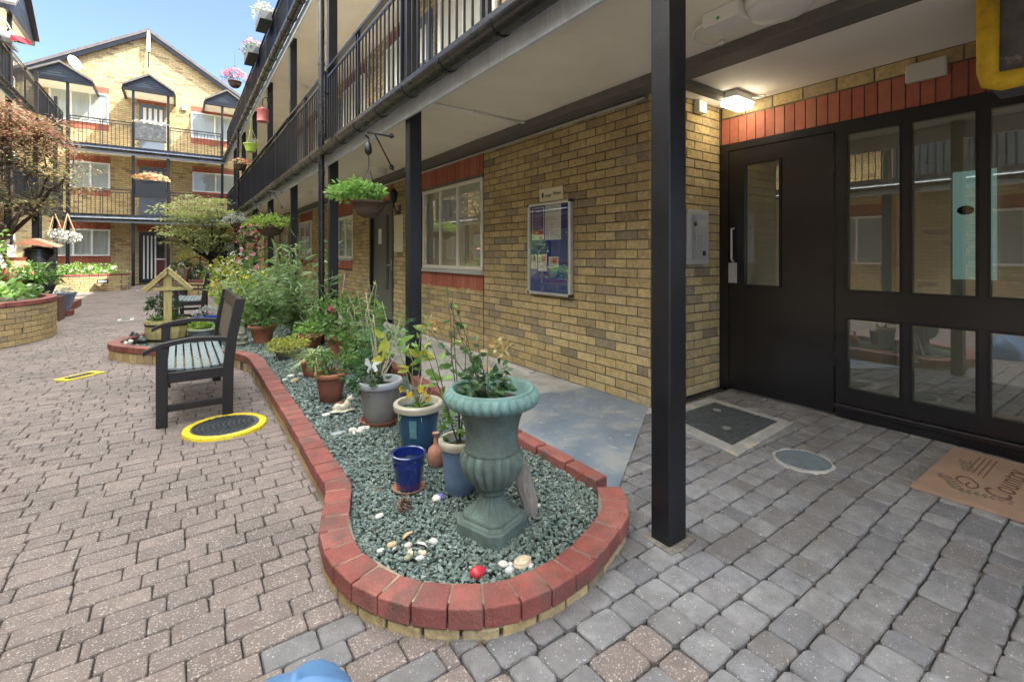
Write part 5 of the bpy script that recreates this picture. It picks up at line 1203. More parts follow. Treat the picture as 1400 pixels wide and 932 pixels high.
for sx in (-1, 1):
    for k in range(6):
        f0, f1 = k / 6, (k + 1.15) / 6; x0, z0 = .25 * f0 * sx, .93 - .27 * f0; x1, z1 = .25 * f1 * sx, .93 - .27 * f1
        lift = .012; rr.add([(c.x + x0, c.y - .2, c.z + z0), (c.x + x0, c.y + .2, c.z + z0), (c.x + x1, c.y + .2, c.z + z1 + lift), (c.x + x1, c.y - .2, c.z + z1 + lift), (c.x + x0, c.y - .2, c.z + z0 + .014), (c.x + x0, c.y + .2, c.z + z0 + .014), (c.x + x1, c.y + .2, c.z + z1 + lift + .014), (c.x + x1, c.y - .2, c.z + z1 + lift + .014)], [(0, 1, 2, 3), (7, 6, 5, 4), (0, 4, 5, 1), (1, 5, 6, 2), (2, 6, 7, 3), (3, 7, 4, 0)])
    rr.bar((c.x, c.y - .185, c.z + .905), (c.x + sx * .235, c.y - .185, c.z + .66), .022, .04)
rr.build('roof', pine, ww)
lv = MB(); clumps(lv, c + Vector((0, 0, .29)), (.19, .17, .06), 34, 6, .04, .02, hemi=True); lv.build('foliage', lf_mid, ww)
hk = thing('hanging_plant', 'bushy pot plant hanging under the wishing-well roof', 'hanging plant', c + Vector((-.04, .26, .28)))
hl = MB(); clumps(hl, c + Vector((-.06, .27, .45)), (.17, .13, .13), 70, 6, .05, .022); hl.build('foliage', lf_dark, hk)
hp_ = MB(); hp_.lathe([(.06, .24), (.085, .38), (.09, .39), (.08, .39)], 24, c + Vector((-.0, .28, 0))); hp_.build('body', terrad, hk, smooth=True, auto=40)
t = pot('potted_plant', 'grey-green pot of lettuce-green leaves behind the bench', 'potted plant', (.24, 7.15, GZ), .15, .12, .17, M('grey_green_glaze', (.12, .15, .15), .4, .2, 10), .012, M('pale_green_rim', (.30, .34, .25), .5, .2, 14))
lv = MB(); clumps(lv, t.location + Vector((0, 0, .18)), (.14, .13, .06), 40, 6, .05, .035, hemi=True); lv.build('foliage', lf_lime, t)
bt = thing('plastic_tub', 'bright blue plastic tub behind the wishing-well barrel', 'tub', (.36, 8.5, GZ))
b = MB(); b.lathe([(.17, 0), (.2, .13), (.215, .14), (.215, .155), (.19, .155), (.16, .02)], 28, bt.location); b.build('body', M('blue_plastic', (.02, .07, .38), .35, .1, 8), bt, smooth=True, auto=40)
lv = MB(); clumps(lv, bt.location + Vector((0, .1, .2)), (.2, .12, .10), 30, 5, .05, .03, hemi=True); lv.build('foliage', lf_grey, bt)
# ================================================================== covers set in the paving
mh = thing('manhole_cover', 'round manhole cover with a yellow painted raised ring, beside the near bench', 'manhole cover', (.255, 3.68, 0))
m = MB(); m.lathe([(.197, .004), (.200, .018), (.234, .020), (.243, .016), (.248, -.005)], 56, mh.location); m.build('ring', yellowp, mh, smooth=True, auto=40)
m = MB(); m.lathe([(.001, .01), (.198, .012), (.198, .017), (.001, .017)], 56, mh.location)
for i in range(-9, 10):
    y = i * .02; wv = math.sqrt(max(0, .187 ** 2 - y * y))
    for k in range(int(wv * 2 / .03)):
        x = -wv + k * .03; m.bar(mh.location + Vector((x, y - .006, .0215)), mh.location + Vector((x + .018, y + .006, .0215)), .006, .005)
m.build('plate', iron, mh)
yd = thing('drain_marker', 'small rectangular drain grate in a yellow painted frame on the brown paving', 'drain cover', (-.77, 6.02, 0))
c = yd.location; m = MB(); ang = math.radians(42)
def rot2(m, c, a):
    ca, sa = math.cos(a), math.sin(a); m.v = [(c.x + (x - c.x) * ca - (y - c.y) * sa, c.y + (x - c.x) * sa + (y - c.y) * ca, z) for x, y, z in m.v]; return m
for x0, x1, y0, y1 in ((-.17, .17, -.08, -.05), (-.17, .17, .05, .08), (-.17, -.12, -.05, .05), (.12, .17, -.05, .05)): m.box(c.x + x0, c.x + x1, c.y + y0, c.y + y1, -.01, .009)
rot2(m, c, ang).build('frame', yellowp, yd)
m = MB(); m.box(c.x - .12, c.x + .12, c.y - .05, c.y + .05, -.01, .004)
for k in range(7): m.box(c.x - .10 + k * .03, c.x - .085 + k * .03, c.y - .042, c.y + .042, .0042, .012)
rot2(m, c, ang).build('grate', iron, yd)
for (px, py, lab, w_) in ((172, 437, 'small grey drain grate flush with the paving beyond the planter tip', .22), (200, 397, 'farthest small grey drain cover in the courtyard paving', .5)):
    q = G(px, py); o = thing('drain_cover', lab, 'drain cover', q, 'grey drain covers'); MB().box(q.x - w_ / 2, q.x + w_ / 2, q.y - .15, q.y + .15, -.01, .007).build('frame', palecon, o); MB().box(q.x - w_ / 2 + .05, q.x + w_ / 2 - .05, q.y - .11, q.y + .11, 0, .011).build('plate', iron, o)
rc = thing('access_cover', 'square cast iron access cover in a concrete surround by the entrance door', 'manhole cover', (3.06, 1.82, 0))
P4 = [(2.985, 2.075), (3.41, 2.055), (3.365, 1.575), (2.735, 1.54)]; P4 = [(2.86, 2.06), (3.40, 2.06), (3.37, 1.575), (2.73, 1.54)]
m = MB(); m.prism([(2.75, 2.16), (3.49, 2.16), (3.44, 1.50), (2.61, 1.44)], -.02, .006); m.build('surround', M('concrete_surround', (.30, .30, .29), .85, .25, 9, .5, 60, stain=(9, .56, .62, (.47, .40, .26), .9)), rc)
m = MB(); m.prism(P4, 0, .010); 
for i in range(15):
    for j in range(13):
        u, v = (i + .5) / 15, (j + .5) / 13
        a = Vector((*P4[3], 0)).lerp(Vector((*P4[2], 0)), u); b = Vector((*P4[0], 0)).lerp(Vector((*P4[1], 0)), u); q = a.lerp(b, v)
        if R.random() < .8: m.box(q.x - .012, q.x + .012, q.y - .010, q.y + .010, .0101, .014)
m.build('plate', iron, rc)
for u, v in ((.3, .3), (.72, .75)):
    a = Vector((*P4[3], 0)).lerp(Vector((*P4[2], 0)), u); b = Vector((*P4[0], 0)).lerp(Vector((*P4[1], 0)), u); q = a.lerp(b, v); MB().lathe([(.02, .010), (.03, .017), (.022, .018), (.012, .012)], 16, q).build('lifting_eye', steel, rc, smooth=True)
oc = thing('drain_cover', 'round ribbed drain cover in the grey paving near the doormat', 'drain cover', (2.865, 1.20, 0))
m = MB(); m.lathe([(.001, -.01), (.135, -.008), (.135, .006), (.001, .007)], 40, oc.location)
for i in range(-8, 9):
    x = i * .0145; wv = math.sqrt(max(0, .122 ** 2 - x * x)); m.box(oc.location.x + x - .004, oc.location.x + x + .004, oc.location.y - wv, oc.location.y + wv, .0072, .0125)
m.build('plate', M('blue_grey_iron', (.13, .16, .18), .5, .2, 20, .3, 60), oc)
m = MB(); m.lathe([(.136, -.01), (.137, .005), (.152, .004), (.156, -.01)], 40, oc.location, fn=lambda r, z, t, j: r + (.012 * math.sin(t * 5) * math.sin(t * 3 + 1) if j > 1 else 0)); m.build('mortar_ring', conc, oc)
dm = thing('doormat', 'coir doormat with a dark scripted greeting and sprigs, at the foot of the glazed screen', 'doormat', (3.37, .45, .004))
MB().box(2.965, 3.775, -.10, .75, .002, .014).build('mat', matc, dm, bevel=.003)
cu = bez([(3.19, .60), (3.24, .635), (3.30, .625), (3.29, .585), (3.22, .55), (3.17, .565), (3.19, .59), (3.24, .585)], 8); m = MB()
for i in range(len(cu) - 1): m.bar((cu[i].x, cu[i].y, .0155), (cu[i + 1].x, cu[i + 1].y, .0155), .007, .002)
m.build('flourish', matd, dm)
text_mesh('Country', .14, matd, 'lettering', dm, (3.37, .47, .0148), (1, -.02, 0), (0, 1, 0), shear=.35); text_mesh('Home', .14, matd, 'lettering', dm, (3.40, .28, .0148), (1, -.02, 0), (0, 1, 0), shear=.35)
def sprig(p, d, n, name, mt, mt2):
    a, b = MB(), MB(); d = Vector((*d, 0)).normalized(); x = Vector((-d.y, d.x, 0))
    a.bar(p, p + d * .16, .004, .0016)
    for k in range(n):
        q = p + d * .16 * k / n
        for sg_ in (-1, 1): sleaf(a if k < n - 2 else b, q + Vector((0, 0, .0012)), d * .7 + x * sg_, .035, .014, n=Vector((0, 0, 1)))
    for _ in range(9): b.lathe([(.001, 0), (.008, 0), (.006, .001)], 7, p + d * .15 + Vector((R.uniform(-.03, .03), R.uniform(-.03, .03), .0004)))
    a.build('leaf_print', mt, dm); b.build('flower_print', mt2, dm)
sprig(Vector((3.10, .60, .0152)), (.9, .5), 6, 's', matg, matp); sprig(Vector((3.10, .60, .0152)), (.2, -1), 6, 's', matg, matp); sprig(Vector((3.18, .36, .0152)), (.7, -.9), 6, 's', matg, matp); sprig(Vector((3.40, .62, .0152)), (1, .25), 6, 's', matg, matp)
for k in range(4): MB().box(3.36 + .02 * k, 3.70, .555 + k * .022, .560 + k * .022, .0143, .0152).build('stripe_print', matd, dm)
# blue fabric thing at the bottom edge
bc = MB(); ctr = Vector((.19, 1.055, 0)); n = 22; vs = [ctr + Vector((.012, .03, .252))]; fs = []
for j, (r, z) in enumerate(((.05, .246), (.10, .226), (.15, .185), (.19, .12), (.215, .0))):
    for k in range(n):
        a = 2 * math.pi * k / n; rr = r * (1 + .10 * math.sin(k * 2.1 + j) + .07 * math.sin(k * 5.0)); vs.append(ctr + Vector((math.cos(a) * rr, math.sin(a) * rr, z + .020 * math.sin(k * 1.7 + j * 2))))
for k in range(n): fs.append((0, 1 + k, 1 + (k + 1) % n))
for j in range(4):
    for k in range(n): a = 1 + j * n + k; b = 1 + j * n + (k + 1) % n; fs.append((a, a + n, b + n, b))
bc.add(vs, fs); o = bc.build('fabric_cover', bluefab, smooth=True, sub=1); tag(o, 'crumpled blue fabric cover at the bottom edge, in front of the planter', 'cover')

# ================================================================== things on the near wall
nb = thing('notice_board', 'blue wall notice board in an aluminium frame with pinned notices', 'notice board', (2.9, 3.435, .775))
def wb(a0, a1, d0, d1, z0, z1, mb=None): return WR.box(mb or MB(), a0, a1, d0, d1, z0, z1)
wb(3.15, 3.72, .004, .03, .80, 1.635).build('panel', boardb, nb)
fm = MB()
for q in ((3.12, 3.15, .775, 1.66), (3.72, 3.75, .775, 1.66)): wb(q[0], q[1], .004, .055, q[2] + .02, q[3] - .02, fm)
for q in ((3.14, 3.73, .775, .80), (3.14, 3.73, 1.635, 1.66)): wb(q[0], q[1], .004, .055, q[2], q[3], fm)
fmo = fm.build('frame', alu, nb, bevel=.008, seg=3)
for a in (3.12, 3.728):
    for z in (.774, 1.636): wb(a, a + .022, .003, .058, z, z + .025).build('corner_cap', ink, nb, bevel=.005)
def note(a0, a1, z0, z1, mat, d=.032): return wb(a0, a1, .0302, d, z0, z1).build('notice', mat, nb)
n1 = note(3.51, 3.695, 1.305, 1.62, paper); wb(3.52, 3.685, .0321, .0325, 1.40, 1.61).build('printed_panel', purple, n1); wb(3.52, 3.685, .0321, .0326, 1.355, 1.395).build('printed_panel', redprint, n1)
tl = MB(); wb(3.57, 3.64, .0326, .033, 1.575, 1.588, tl)
for k in range(10): wb(3.675 - R.uniform(.09, .14), 3.675, .0326, .033, 1.555 - k * .0155, 1.5595 - k * .0155, tl)
tl.build('lettering', lilac, n1); tl = MB(); wb(3.66, 3.675, .0322, .033, 1.318, 1.333, tl); wb(3.54, 3.59, .0322, .033, 1.32, 1.328, tl); tl.build('lettering', ink, n1)
n2 = note(3.265, 3.495, 1.30, 1.63, paper); tl = MB()
for k in range(19):
    if k not in (4, 9): wb(3.475 - R.uniform(.08, .19), 3.475, .0321, .0326, 1.60 - k * .0145, 1.6035 - k * .0145, tl)
wb(3.285, 3.30, .0321, .0326, 1.315, 1.333, tl); tl.build('lettering', greyink, n2)
for a0, a1, z0, z1, mt in ((3.62, 3.71, 1.02, 1.16, paper), (3.47, 3.60, 1.0, 1.16, paper), (3.30, 3.44, 1.04, 1.14, paper)):
    n3 = note(a0, a1, z0, z1, mt); tl = MB(); rp = MB()
    for k in range(6): wb(a0 + .012 + R.uniform(0, .02), a1 - .012, .0321, .0326, z1 - .035 - k * .018, z1 - .028 - k * .018, tl)
    wb(a0 + .02, a0 + (a1 - a0) * .6, .0322, .033, z1 - .06, z1 - .012, rp); tl.build('lettering', greyink, n3); rp.build('printed_panel', redprint, n3)
for z in (1.36, .99): MB().ball(WR.p(3.19, .034, z), (.004, .009, .009), 0, 10, 6).build('pin', steel, nb)
wb(3.125, 3.745, .0500, .0515, .80, 1.635).build('glazing', M_glass('board_glazing', (.97, .98, .98), .015, .22), nb)
sg = thing('wall_sign', 'small cream sign with a leaf emblem, mounted above the notice board', 'sign', (2.9, 3.44, 1.70))
wb(3.265, 3.61, .004, .010, 1.672, 1.80).build('plate', paperc, sg, bevel=.002)
lg = MB(); c0 = WR.p(3.555, .0115, 1.735)
lg.add([c0 + Vector((0, y, z)) for y, z in ((0, .032), (.018, .012), (.016, -.012), (0, -.032), (-.012, -.014), (-.016, .010))], [(5, 4, 3, 2, 1, 0)]); lg.build('emblem', M('emblem_green', (.03, .09, .05), .6, .1, 20), sg)
text_mesh('PORT', .040, ink, 'lettering', sg, WR.p(3.475, .0112, 1.722), (0, -1, 0), (0, 0, 1)); text_mesh('News', .046, ink, 'lettering', sg, WR.p(3.345, .0112, 1.740), (0, -1, 0), (0, 0, 1)); text_mesh('SOUTH', .022, greyink, 'lettering', sg, WR.p(3.475, .0112, 1.757), (0, -1, 0), (0, 0, 1)) if False else None
wn = thing('wall_notice', 'plain cream notice panel on the brick wall between the side door and the pillar', 'notice', (2.9, 7.3, 1.2)); wb(7.08, 7.44, .004, .012, 1.20, 1.80).build('sheet', paperc, wn)
wl_ = thing('wall_lantern', 'black bracket lantern high on the brick wall above the notice panel', 'lantern', (2.85, 7.22, 2.0))
m = MB(); m.lathe([(.02, 0), (.05, .03), (.07, .16), (.075, .17), (.04, .21), (.012, .24)], 8, (2.80, 7.22, 1.98)); m.build('housing', black, wl_); MB().tube([(2.90, 7.22, 1.86), (2.86, 7.22, 1.82), (2.82, 7.22, 1.90), (2.80, 7.22, 1.985)], .012, 8).build('bracket', black, wl_, smooth=True); MB().box(2.895, 2.906, 7.18, 7.26, 1.80, 1.96).build('back_plate', black, wl_)
kp_ = thing('door_intercom', 'grey steel entry intercom panel on the return wall beside the entrance', 'intercom', (3.5, 2.28, 1.08))
def tb(x0, x1, d0, d1, z0, z1, mb=None): return WT.box(mb or MB(), x0, x1, d0, d1, z0, z1)
tb(3.36, 3.655, .003, .022, 1.08, 1.53).build('housing', greyp, kp_, bevel=.004); tb(3.40, 3.625, .0225, .028, 1.12, 1.49).build('face_plate', steel, kp_, bevel=.003)
k1 = MB()
for i in range(3):
    for j in range(4): tb(3.45 + i * .045, 3.475 + i * .045, .0285, .033, 1.20 + j * .035, 1.22 + j * .035, k1)
k1.build('key', greyp, kp_, bevel=.002); tb(3.50, 3.60, .0285, .031, 1.385, 1.44).build('screen', M('pale_green_screen', (.42, .46, .36), .3, .1, 10), kp_); tb(3.56, 3.60, .0285, .031, 1.15, 1.19).build('reader', ink, kp_); m = MB(); m.ball(WT.p(3.455, .03, 1.41), (.018, .006, .022), 0, 12, 8); m.build('camera_eye', ink, kp_, smooth=True)
jb = thing('junction_box', 'small white box on the return wall under the ceiling', 'junction box', (3.55, 2.27, 2.34)); tb(3.47, 3.58, .003, .055, 2.33, 2.43).build('housing', white, jb, bevel=.006); MB().tube([(3.52, 2.25, 2.43), (3.52, 2.25, 2.439)], .01, 8).build('conduit', white, jb)
em = thing('emergency_light', 'unlit white emergency light panel on the red brick lintel', 'light', (3.86, .9, 2.25)); WD.box(MB(), .795, 1.0, .004, .045, 2.265, 2.385).build('housing', M('pale_grey_plastic', (.55, .54, .50), .45, .05, 8), em, bevel=.012, seg=3)
# ceiling lights
def bulk(lab, c, r, lit=False, grp='round ceiling lights under the galleries'):
    t = thing('ceiling_light', lab, 'light', c, grp); b = MB(); b.lathe([(r * .4, .0), (r * .98, -.003), (r, -.018), (r * .97, -.04), (r * .93, -.047)][::-1], 40, c); b.build('base', white, t, smooth=True, auto=40)
    d = MB(); d.lathe([(.002, -.095), (r * .3, -.093), (r * .62, -.083), (r * .84, -.066), (r * .93, -.047), (r * .9, -.04)], 40, c); d.build('diffuser', M('opal_diffuser', (.74, .73, .70), .55, .03, 5) if 'opal_diffuser' not in MATS else MATS['opal_diffuser'], t, smooth=True); return t
l0 = bulk('large round white ceiling light at the top, beside a white box', Vector((2.46, 1.14, 2.449)), .165)
for i, (px, py, lab) in enumerate(((515, 232, 'round ceiling light above the hanging basket by the first pillars'), (416, 262, 'round ceiling light under the gallery beyond the downpipe'))):
    q = G(px, py, 2.44); dup(l0, (q.x, q.y, 2.449), lab, 'round ceiling lights under the galleries')
q = G(434, 124, Z2 - .02); dup(l0, (2.2, q.y, Z2 - .001), 'round ceiling light under the upper gallery near the downpipe', 'round ceiling lights under the galleries')
cb = thing('cable_box', 'white ceiling cable box with green indicator and looping cable, beside the large round light', 'junction box', (2.38, 1.36, 2.40)); MB().box(2.29, 2.43, 1.26, 1.46, 2.37, 2.448).build('housing', white, cb, bevel=.006); MB().box(2.286, 2.2895, 1.36, 1.375, 2.385, 2.40).build('indicator', M('green_lens', (.05, .45, .10), .3, .1, 10), cb)
MB().tube(bez([(2.36, 1.46, 2.43), (2.37, 1.55, 2.42), (2.43, 1.60, 2.40), (2.52, 1.59, 2.39), (2.60, 1.58, 2.40), (2.66, 1.57, 2.43)], 6), .008, 8).build('cable', white, cb, smooth=True); MB().ball((2.66, 1.57, 2.435), (.022, .022, .018), 0, 12, 8).build('gland', white, cb, smooth=True)
ll = thing('bulkhead_lamp', 'lit rectangular bulkhead lamp on the ceiling in the entrance corner', 'lamp', (3.66, 2.02, 2.40))
MB().box(3.50, 3.80, 1.935, 2.095, 2.385, 2.437).build('housing', white, ll, bevel=.01, seg=2); MB().box(3.515, 3.785, 1.95, 2.08, 2.335, 2.3845).build('diffuser', lampon, ll, bevel=.014, seg=3)
MB().tube(bez([(3.72, 1.93, 2.41), (3.76, 1.86, 2.40), (3.79, 1.87, 2.42), (3.80, 1.92, 2.436)], 6), .006, 8).build('cable', white, ll, smooth=True)

# ================================================================== hanging baskets
def basket(lab, c, r, h, leafm, nl, spread, L, Wd, hang, body=wicker, flm=None, nf=0, fr=.03, bracket=None, wide=None, drop=.0, off=(0, 0, 0), grp='hanging baskets along the galleries'):
    t = thing('hanging_basket', lab, 'hanging basket', c, grp); c = Vector(c)
    b = MB(); b.lathe([(r * .35, -h), (r * .62, -h * .85), (r * .88, -h * .45), (r, 0), (r * 1.03, .0), (r * 1.02, .02), (r * .95, .02)], 32, c, fn=lambda rr, z, tt, j: rr * (1 + .02 * math.sin(tt * 16 + j * 3))); b.build('bowl', body, t, smooth=True)
    lv = MB(); w_ = wide or (spread, spread, spread * .6)
    clumps(lv, c + Vector((0, 0, .05 - drop)) + Vector(off), w_, nl, 8, L, Wd, cs=.22, hemi=(drop == 0), big=True); lo = lv.build('foliage', leafm, t)
    if flm:
        f = MB(); flowers(f, c + Vector((0, 0, .06 - drop)), (w_[0] * 1.05, w_[1] * 1.05, w_[2]), nf, fr, hemi=(drop == 0)); f.build('blossom', flm, t)
    top = Vector((c.x, c.y, hang)); ch = MB()
    for k in range(3):
        a = k * 2.094 + .5; ch.tube([c + Vector((math.cos(a) * r, math.sin(a) * r, .01)), Vector((c.x, c.y, c.z + (hang - c.z) * .55))], .0035, 5)
    ch.tube([Vector((c.x, c.y, c.z + (hang - c.z) * .55)), top], .004, 5); ch.build('chain', black, t)
    if bracket:
        bk = MB(); px_ = Vector((bracket[0], bracket[1], hang + .03)); bk.tube([px_, Vector((c.x - .02, c.y, hang + .05)), Vector((c.x - .03, c.y, hang + .02)), top], .008, 6); bk.tube([px_ + Vector((0, 0, -.28)), Vector((c.x + .05, c.y, hang + .04))], .007, 6)
        for z in (0, -.26):
            for i in range(8): a, b_ = i * .8, (i + 1) * .8; bk.tube([px_ + Vector((-.02 + .02 * math.cos(a) * (1 - i / 9), 0, z + .03 * math.sin(a) * (1 - i / 9))), px_ + Vector((-.02 + .02 * math.cos(b_) * (1 - i / 9), 0, z + .03 * math.sin(b_) * (1 - i / 9)))], .005, 5, cap=False)
        bk.build('bracket', black, t)
    return t
hb1 = basket('wicker hanging basket with lush green trailing foliage, hung from the second pillar', (1.265, 3.80, 1.575), .125, .115, lf_bright, 150, .21, .042, .02, 2.11, bracket=(1.46, 3.76), wide=(.22, .24, .12), off=(-.07, .06, .01))
pm = MB(); pm.lathe([(.006, -.05), (.028, -.03), (.03, 0), (.022, .04), (.008, .06)], 16, (1.26, 3.80, 2.02)); pm.build('pulley', black, hb1, smooth=True)
basket('wide hanging basket of pale green foliage, hung from the fourth pillar', (1.28, 9.0, 1.62), .22, .14, lf_lime, 90, .3, .055, .022, 2.2, bracket=(1.46, 8.87), wide=(.42, .30, .17))
basket('hanging basket with pink fuchsia flowers under the lower gallery', (1.30, 11.5, 1.55), .16, .13, lf_mid, 50, .3, .05, .022, 2.2, flm=fl_pink, nf=60, fr=.03, bracket=(1.46, 11.45), wide=(.30, .30, .30), drop=.05)
basket('hanging basket of silver-white foliage, beyond the pale green basket', (1.22, 13.9, 1.95), .16, .13, lf_grey, 55, .3, .06, .022, 2.3, bracket=(1.46, 13.95), wide=(.32, .30, .22))
basket('hanging basket of orange flowers on the first-floor corner', (1.38, 14.87, 3.62), .15, .15, lf_mid, 20, .2, .05, .02, 4.4, flm=fl_orange, nf=55, fr=.035, wide=(.20, .20, .12))
basket('hanging basket crowded with pink and red petunias beside the top deck', (1.28, 15.3, 6.02), .17, .16, lf_dark, 30, .3, .05, .022, 6.9, flm=fl_pink, nf=85, fr=.05, wide=(.32, .34, .30), drop=.0)
lp = thing('lime_pot', 'lime green pot hanging from a chain on the first floor', 'hanging pot', (1.40, 12.77, 3.62)); m = MB(); m.lathe([(.10, 0), (.12, .08), (.15, .16), (.165, .165), (.165, .19), (.14, .19)], 28, lp.location); m.build('body', limepot, lp, smooth=True, auto=40)
lv = MB(); clumps(lv, lp.location + Vector((0, 0, .2)), (.12, .12, .08), 20, 5, .05, .02, hemi=True); lv.build('foliage', lf_grey, lp); m = MB()
for k in range(3): a = k * 2.09; m.tube([lp.location + Vector((math.cos(a) * .15, math.sin(a) * .15, .19)), lp.location + Vector((0, 0, .62))], .005, 5)
m.tube([lp.location + Vector((0, 0, .62)), lp.location + Vector((0, 0, 1.0))], .006, 5); m.build('chain', limepot, lp)
ln = thing('hanging_lantern', 'dusty pink metal lantern hanging from an ornate bracket on the first floor', 'lantern', (1.36, 10.5, 3.80)); m = MB(); m.lathe([(.10, 0), (.115, .01), (.105, .03), (.10, .20), (.115, .22), (.115, .25), (.04, .28), (.02, .30)], 24, ln.location); m.build('body', pinkpot, ln, smooth=True, auto=40); m = MB()
m.tube(bez([ln.location + Vector((0, 0, .30)), ln.location + Vector((0, 0, .45)), ln.location + Vector((.08, 0, .50)), ln.location + Vector((.2, .4, .48))], 5), .010, 6); m.tube(bez([ln.location + Vector((0, .03, .48)), ln.location + Vector((.1, .2, .55)), ln.location + Vector((.16, .35, .40)), ln.location + Vector((.2, .42, .25))], 5), .010, 6); m.build('bracket', black, ln, smooth=True)
M('trough_grey', (.075, .08, .08), .5, .2, 8)
def trough(lab, c, L, leafm, flm, n, nf, horiz='Y', box=None, fr=.05, sp=.18, grp='flower troughs on the gallery rails', hh=.18, name='flower_trough'):
    t = thing(name, lab, 'flower trough', c, grp); c = Vector(c); dx, dy = (.11, L / 2) if horiz == 'Y' else (L / 2, .11)
    MB().box(c.x - dx, c.x + dx, c.y - dy, c.y + dy, c.z - hh, c.z).build('box', box or MATS['trough_grey'], t, bevel=.01)
    lv, f = MB(), MB(); clumps(lv, c + Vector((0, 0, .06)), (dx + .06, dy + .02, sp * .8), n, 6, .07, .03, hemi=True, cs=.3); lv.build('foliage', leafm, t)
    flowers(f, c + Vector((0, 0, .05)), (dx + .08, dy + .03, sp), nf, fr); f.build('blossom', flm, t); return t
trough('grey trough of mauve and white flowers on the top deck rail', (1.40, 12.7, 5.98), .9, lf_mid, fl_mauve, 40, 60)
trough('top deck trough of grey-green leaves, near the upper gutter', (1.40, 10.7, 5.98), .7, lf_grey, fl_white, 60, 4)
trough('dark topmost trough of trailing leaves, nearest along the upper gutter', (1.40, 9.2, 6.18), .6, lf_dark, fl_mauve, 40, 10)
trough('black balcony planter brimming with orange and red geraniums on the far first floor', ((PXS[1] + PXS[2]) / 2, 21.98, PY(184, 246, 21.98).z), PXS[2] - PXS[1] - .12, lf_bright, fl_orange, 80, 190, 'X', M('black_planter_plastic', (.008, .009, .011), .4, .2, 5), .055, .22, hh=.62, name='balcony_planter')
trough('grey balcony planter with white flowers on the far top floor', ((PXS[1] + PXS[2]) / 2, 21.98, PY(184, 168, 21.98).z), PXS[2] - PXS[1] - .12, lf_grey, fl_white, 30, 40, 'X', M('mottled_grey_panel', (.055, .06, .065), .6, .6, 12, stain=(9, .55, .65, (.16, .17, .17), .7)), .04, .08, hh=.62, name='balcony_planter')
# white hanging baskets on the left
for i, (px, py, lab) in enumerate(((74, 322, 'white-leaved hanging basket on rope at the left gallery corner, the left of the pair'), (92, 324, 'white-leaved hanging basket on rope at the left gallery corner, the right of the pair'))):
    q = PY(px, py, 19.6); t = thing('hanging_basket', lab, 'hanging basket', q, 'hanging baskets along the galleries')
    lv = MB(); clumps(lv, q, (.30, .26, .16), 55, 8, .06, .03, cs=.25); lv.build('foliage', lf_grey, t); f = MB(); flowers(f, q, (.30, .28, .18), 70, .04, hemi=False); f.build('blossom', fl_white, t)
    m = MB()
    for k in range(3): a = k * 2.09; m.tube([q + Vector((math.cos(a) * .2, math.sin(a) * .2, .05)), q + Vector((0, 0, .72))], .014, 5)
    m.build('rope', rope, t)
# ================================================================== left and far planters
def ringwall(name, lab, path, zt, closed, course, fill):
    t = thing(name, lab, 'planter', path[0]); nrow = max(1, round((zt - .065) / .075)); rh = (zt - .065) / nrow
    for r in range(nrow): pass
    mb = MB()
    for r in range(nrow):
        q = along(path, .225, .010, .05, -.05, lambda y: r * rh + .004, lambda y: (r + 1) * rh - .004, .0015, start=(.0 if r % 2 else -.11) if False else 0.0 if r % 2 else .11); mb.add(q.v, q.f)
        if r % 2 == 0:
            q = along([path[0], path[0].lerp(path[1], .5), path[1]][:3], .11, .01, .05, -.05, lambda y: r * rh + .004, lambda y: (r + 1) * rh - .004); 
    mb.build('brick_course', brick_y, t, bevel=.003, seg=1)
    along(path, .3, 0, .046, -.046, lambda y: 0, lambda y: zt - .063).build('mortar_core', mortar, t)
    along(path, .225 if course else .11, .009, .058, -.058, lambda y: zt - .062, lambda y: zt, .001).build('coping', red_cope, t, bevel=.006)
    MB().prism([(p.x, p.y) for p in path], 0, zt - .05).build('soil', soil, t); return t
pa = [Vector((-2.92 + 1.42 * math.cos(a), 9.3 + 1.42 * math.sin(a), 0)) for a in [math.radians(-100 + 4 * i) for i in range(46)]]
pa = pa[::-1]
lp_ = ringwall('brick_planter', 'tall curved yellow brick planter full of green groundcover at the left edge', pa, .56, False, True, 0)
lv = MB(); clumps(lv, (-2.85, 9.3, .60), (1.22, 1.25, .14), 260, 9, .10, .05, hemi=True, cs=.15, fill=.05); tag(lv.build('groundcover', lf_mid), 'green leafy groundcover filling the tall left planter', 'plant')
for q, lab, mt, sc in (((-2.3, 9.1, .62), 'fresh green clump at the front of the left planter', lf_bright, .5), ((-2.75, 8.6, .62), 'lime green clump near the left edge of the left planter', lf_lime, .55)):
    lv = MB(); clumps(lv, q, (sc * .8, sc * .8, .18), 90, 8, .09, .04, hemi=True, cs=.2); tag(lv.build('plant', mt), lab, 'plant')
y0 = 19.3; xa_, xb_ = PY(70, 385, y0).x - .6, PY(172, 385, y0).x
pb = bez([(xa_, y0), (xa_ + 1.0, y0 - .05), (xb_ - .5, y0 + .25), (xb_ - .08, y0 + .55), (xb_, y0 + 1.0), (xb_ - .1, y0 + 1.6)], 8)[::-1]
ringwall('brick_planter', 'curved yellow brick planter in front of the far block, left of its door', pb, .55, False, True, 0)
vn = MB().box(PY(132, 378, 19.2).x, PY(148, 378, 19.2).x, 19.20, 19.33, .27, .38).build('vent_tile', ink, None); tag(vn, 'dark framed name tile on the far curved planter', 'tile'); MB().box(PY(134, 378, 19.2).x, PY(146, 378, 19.2).x, 19.19, 19.199, .295, .355).build('face', upvc, vn)
lv = MB(); f = MB(); cc = ((xa_ + xb_) / 2, y0 + .9, .55); clumps(lv, cc, ((xb_ - xa_) / 2, .75, .28), 190, 8, .08, .04, hemi=True, cs=.18, fill=.1); flowers(f, cc, ((xb_ - xa_) / 2, .8, .30), 35, .04)
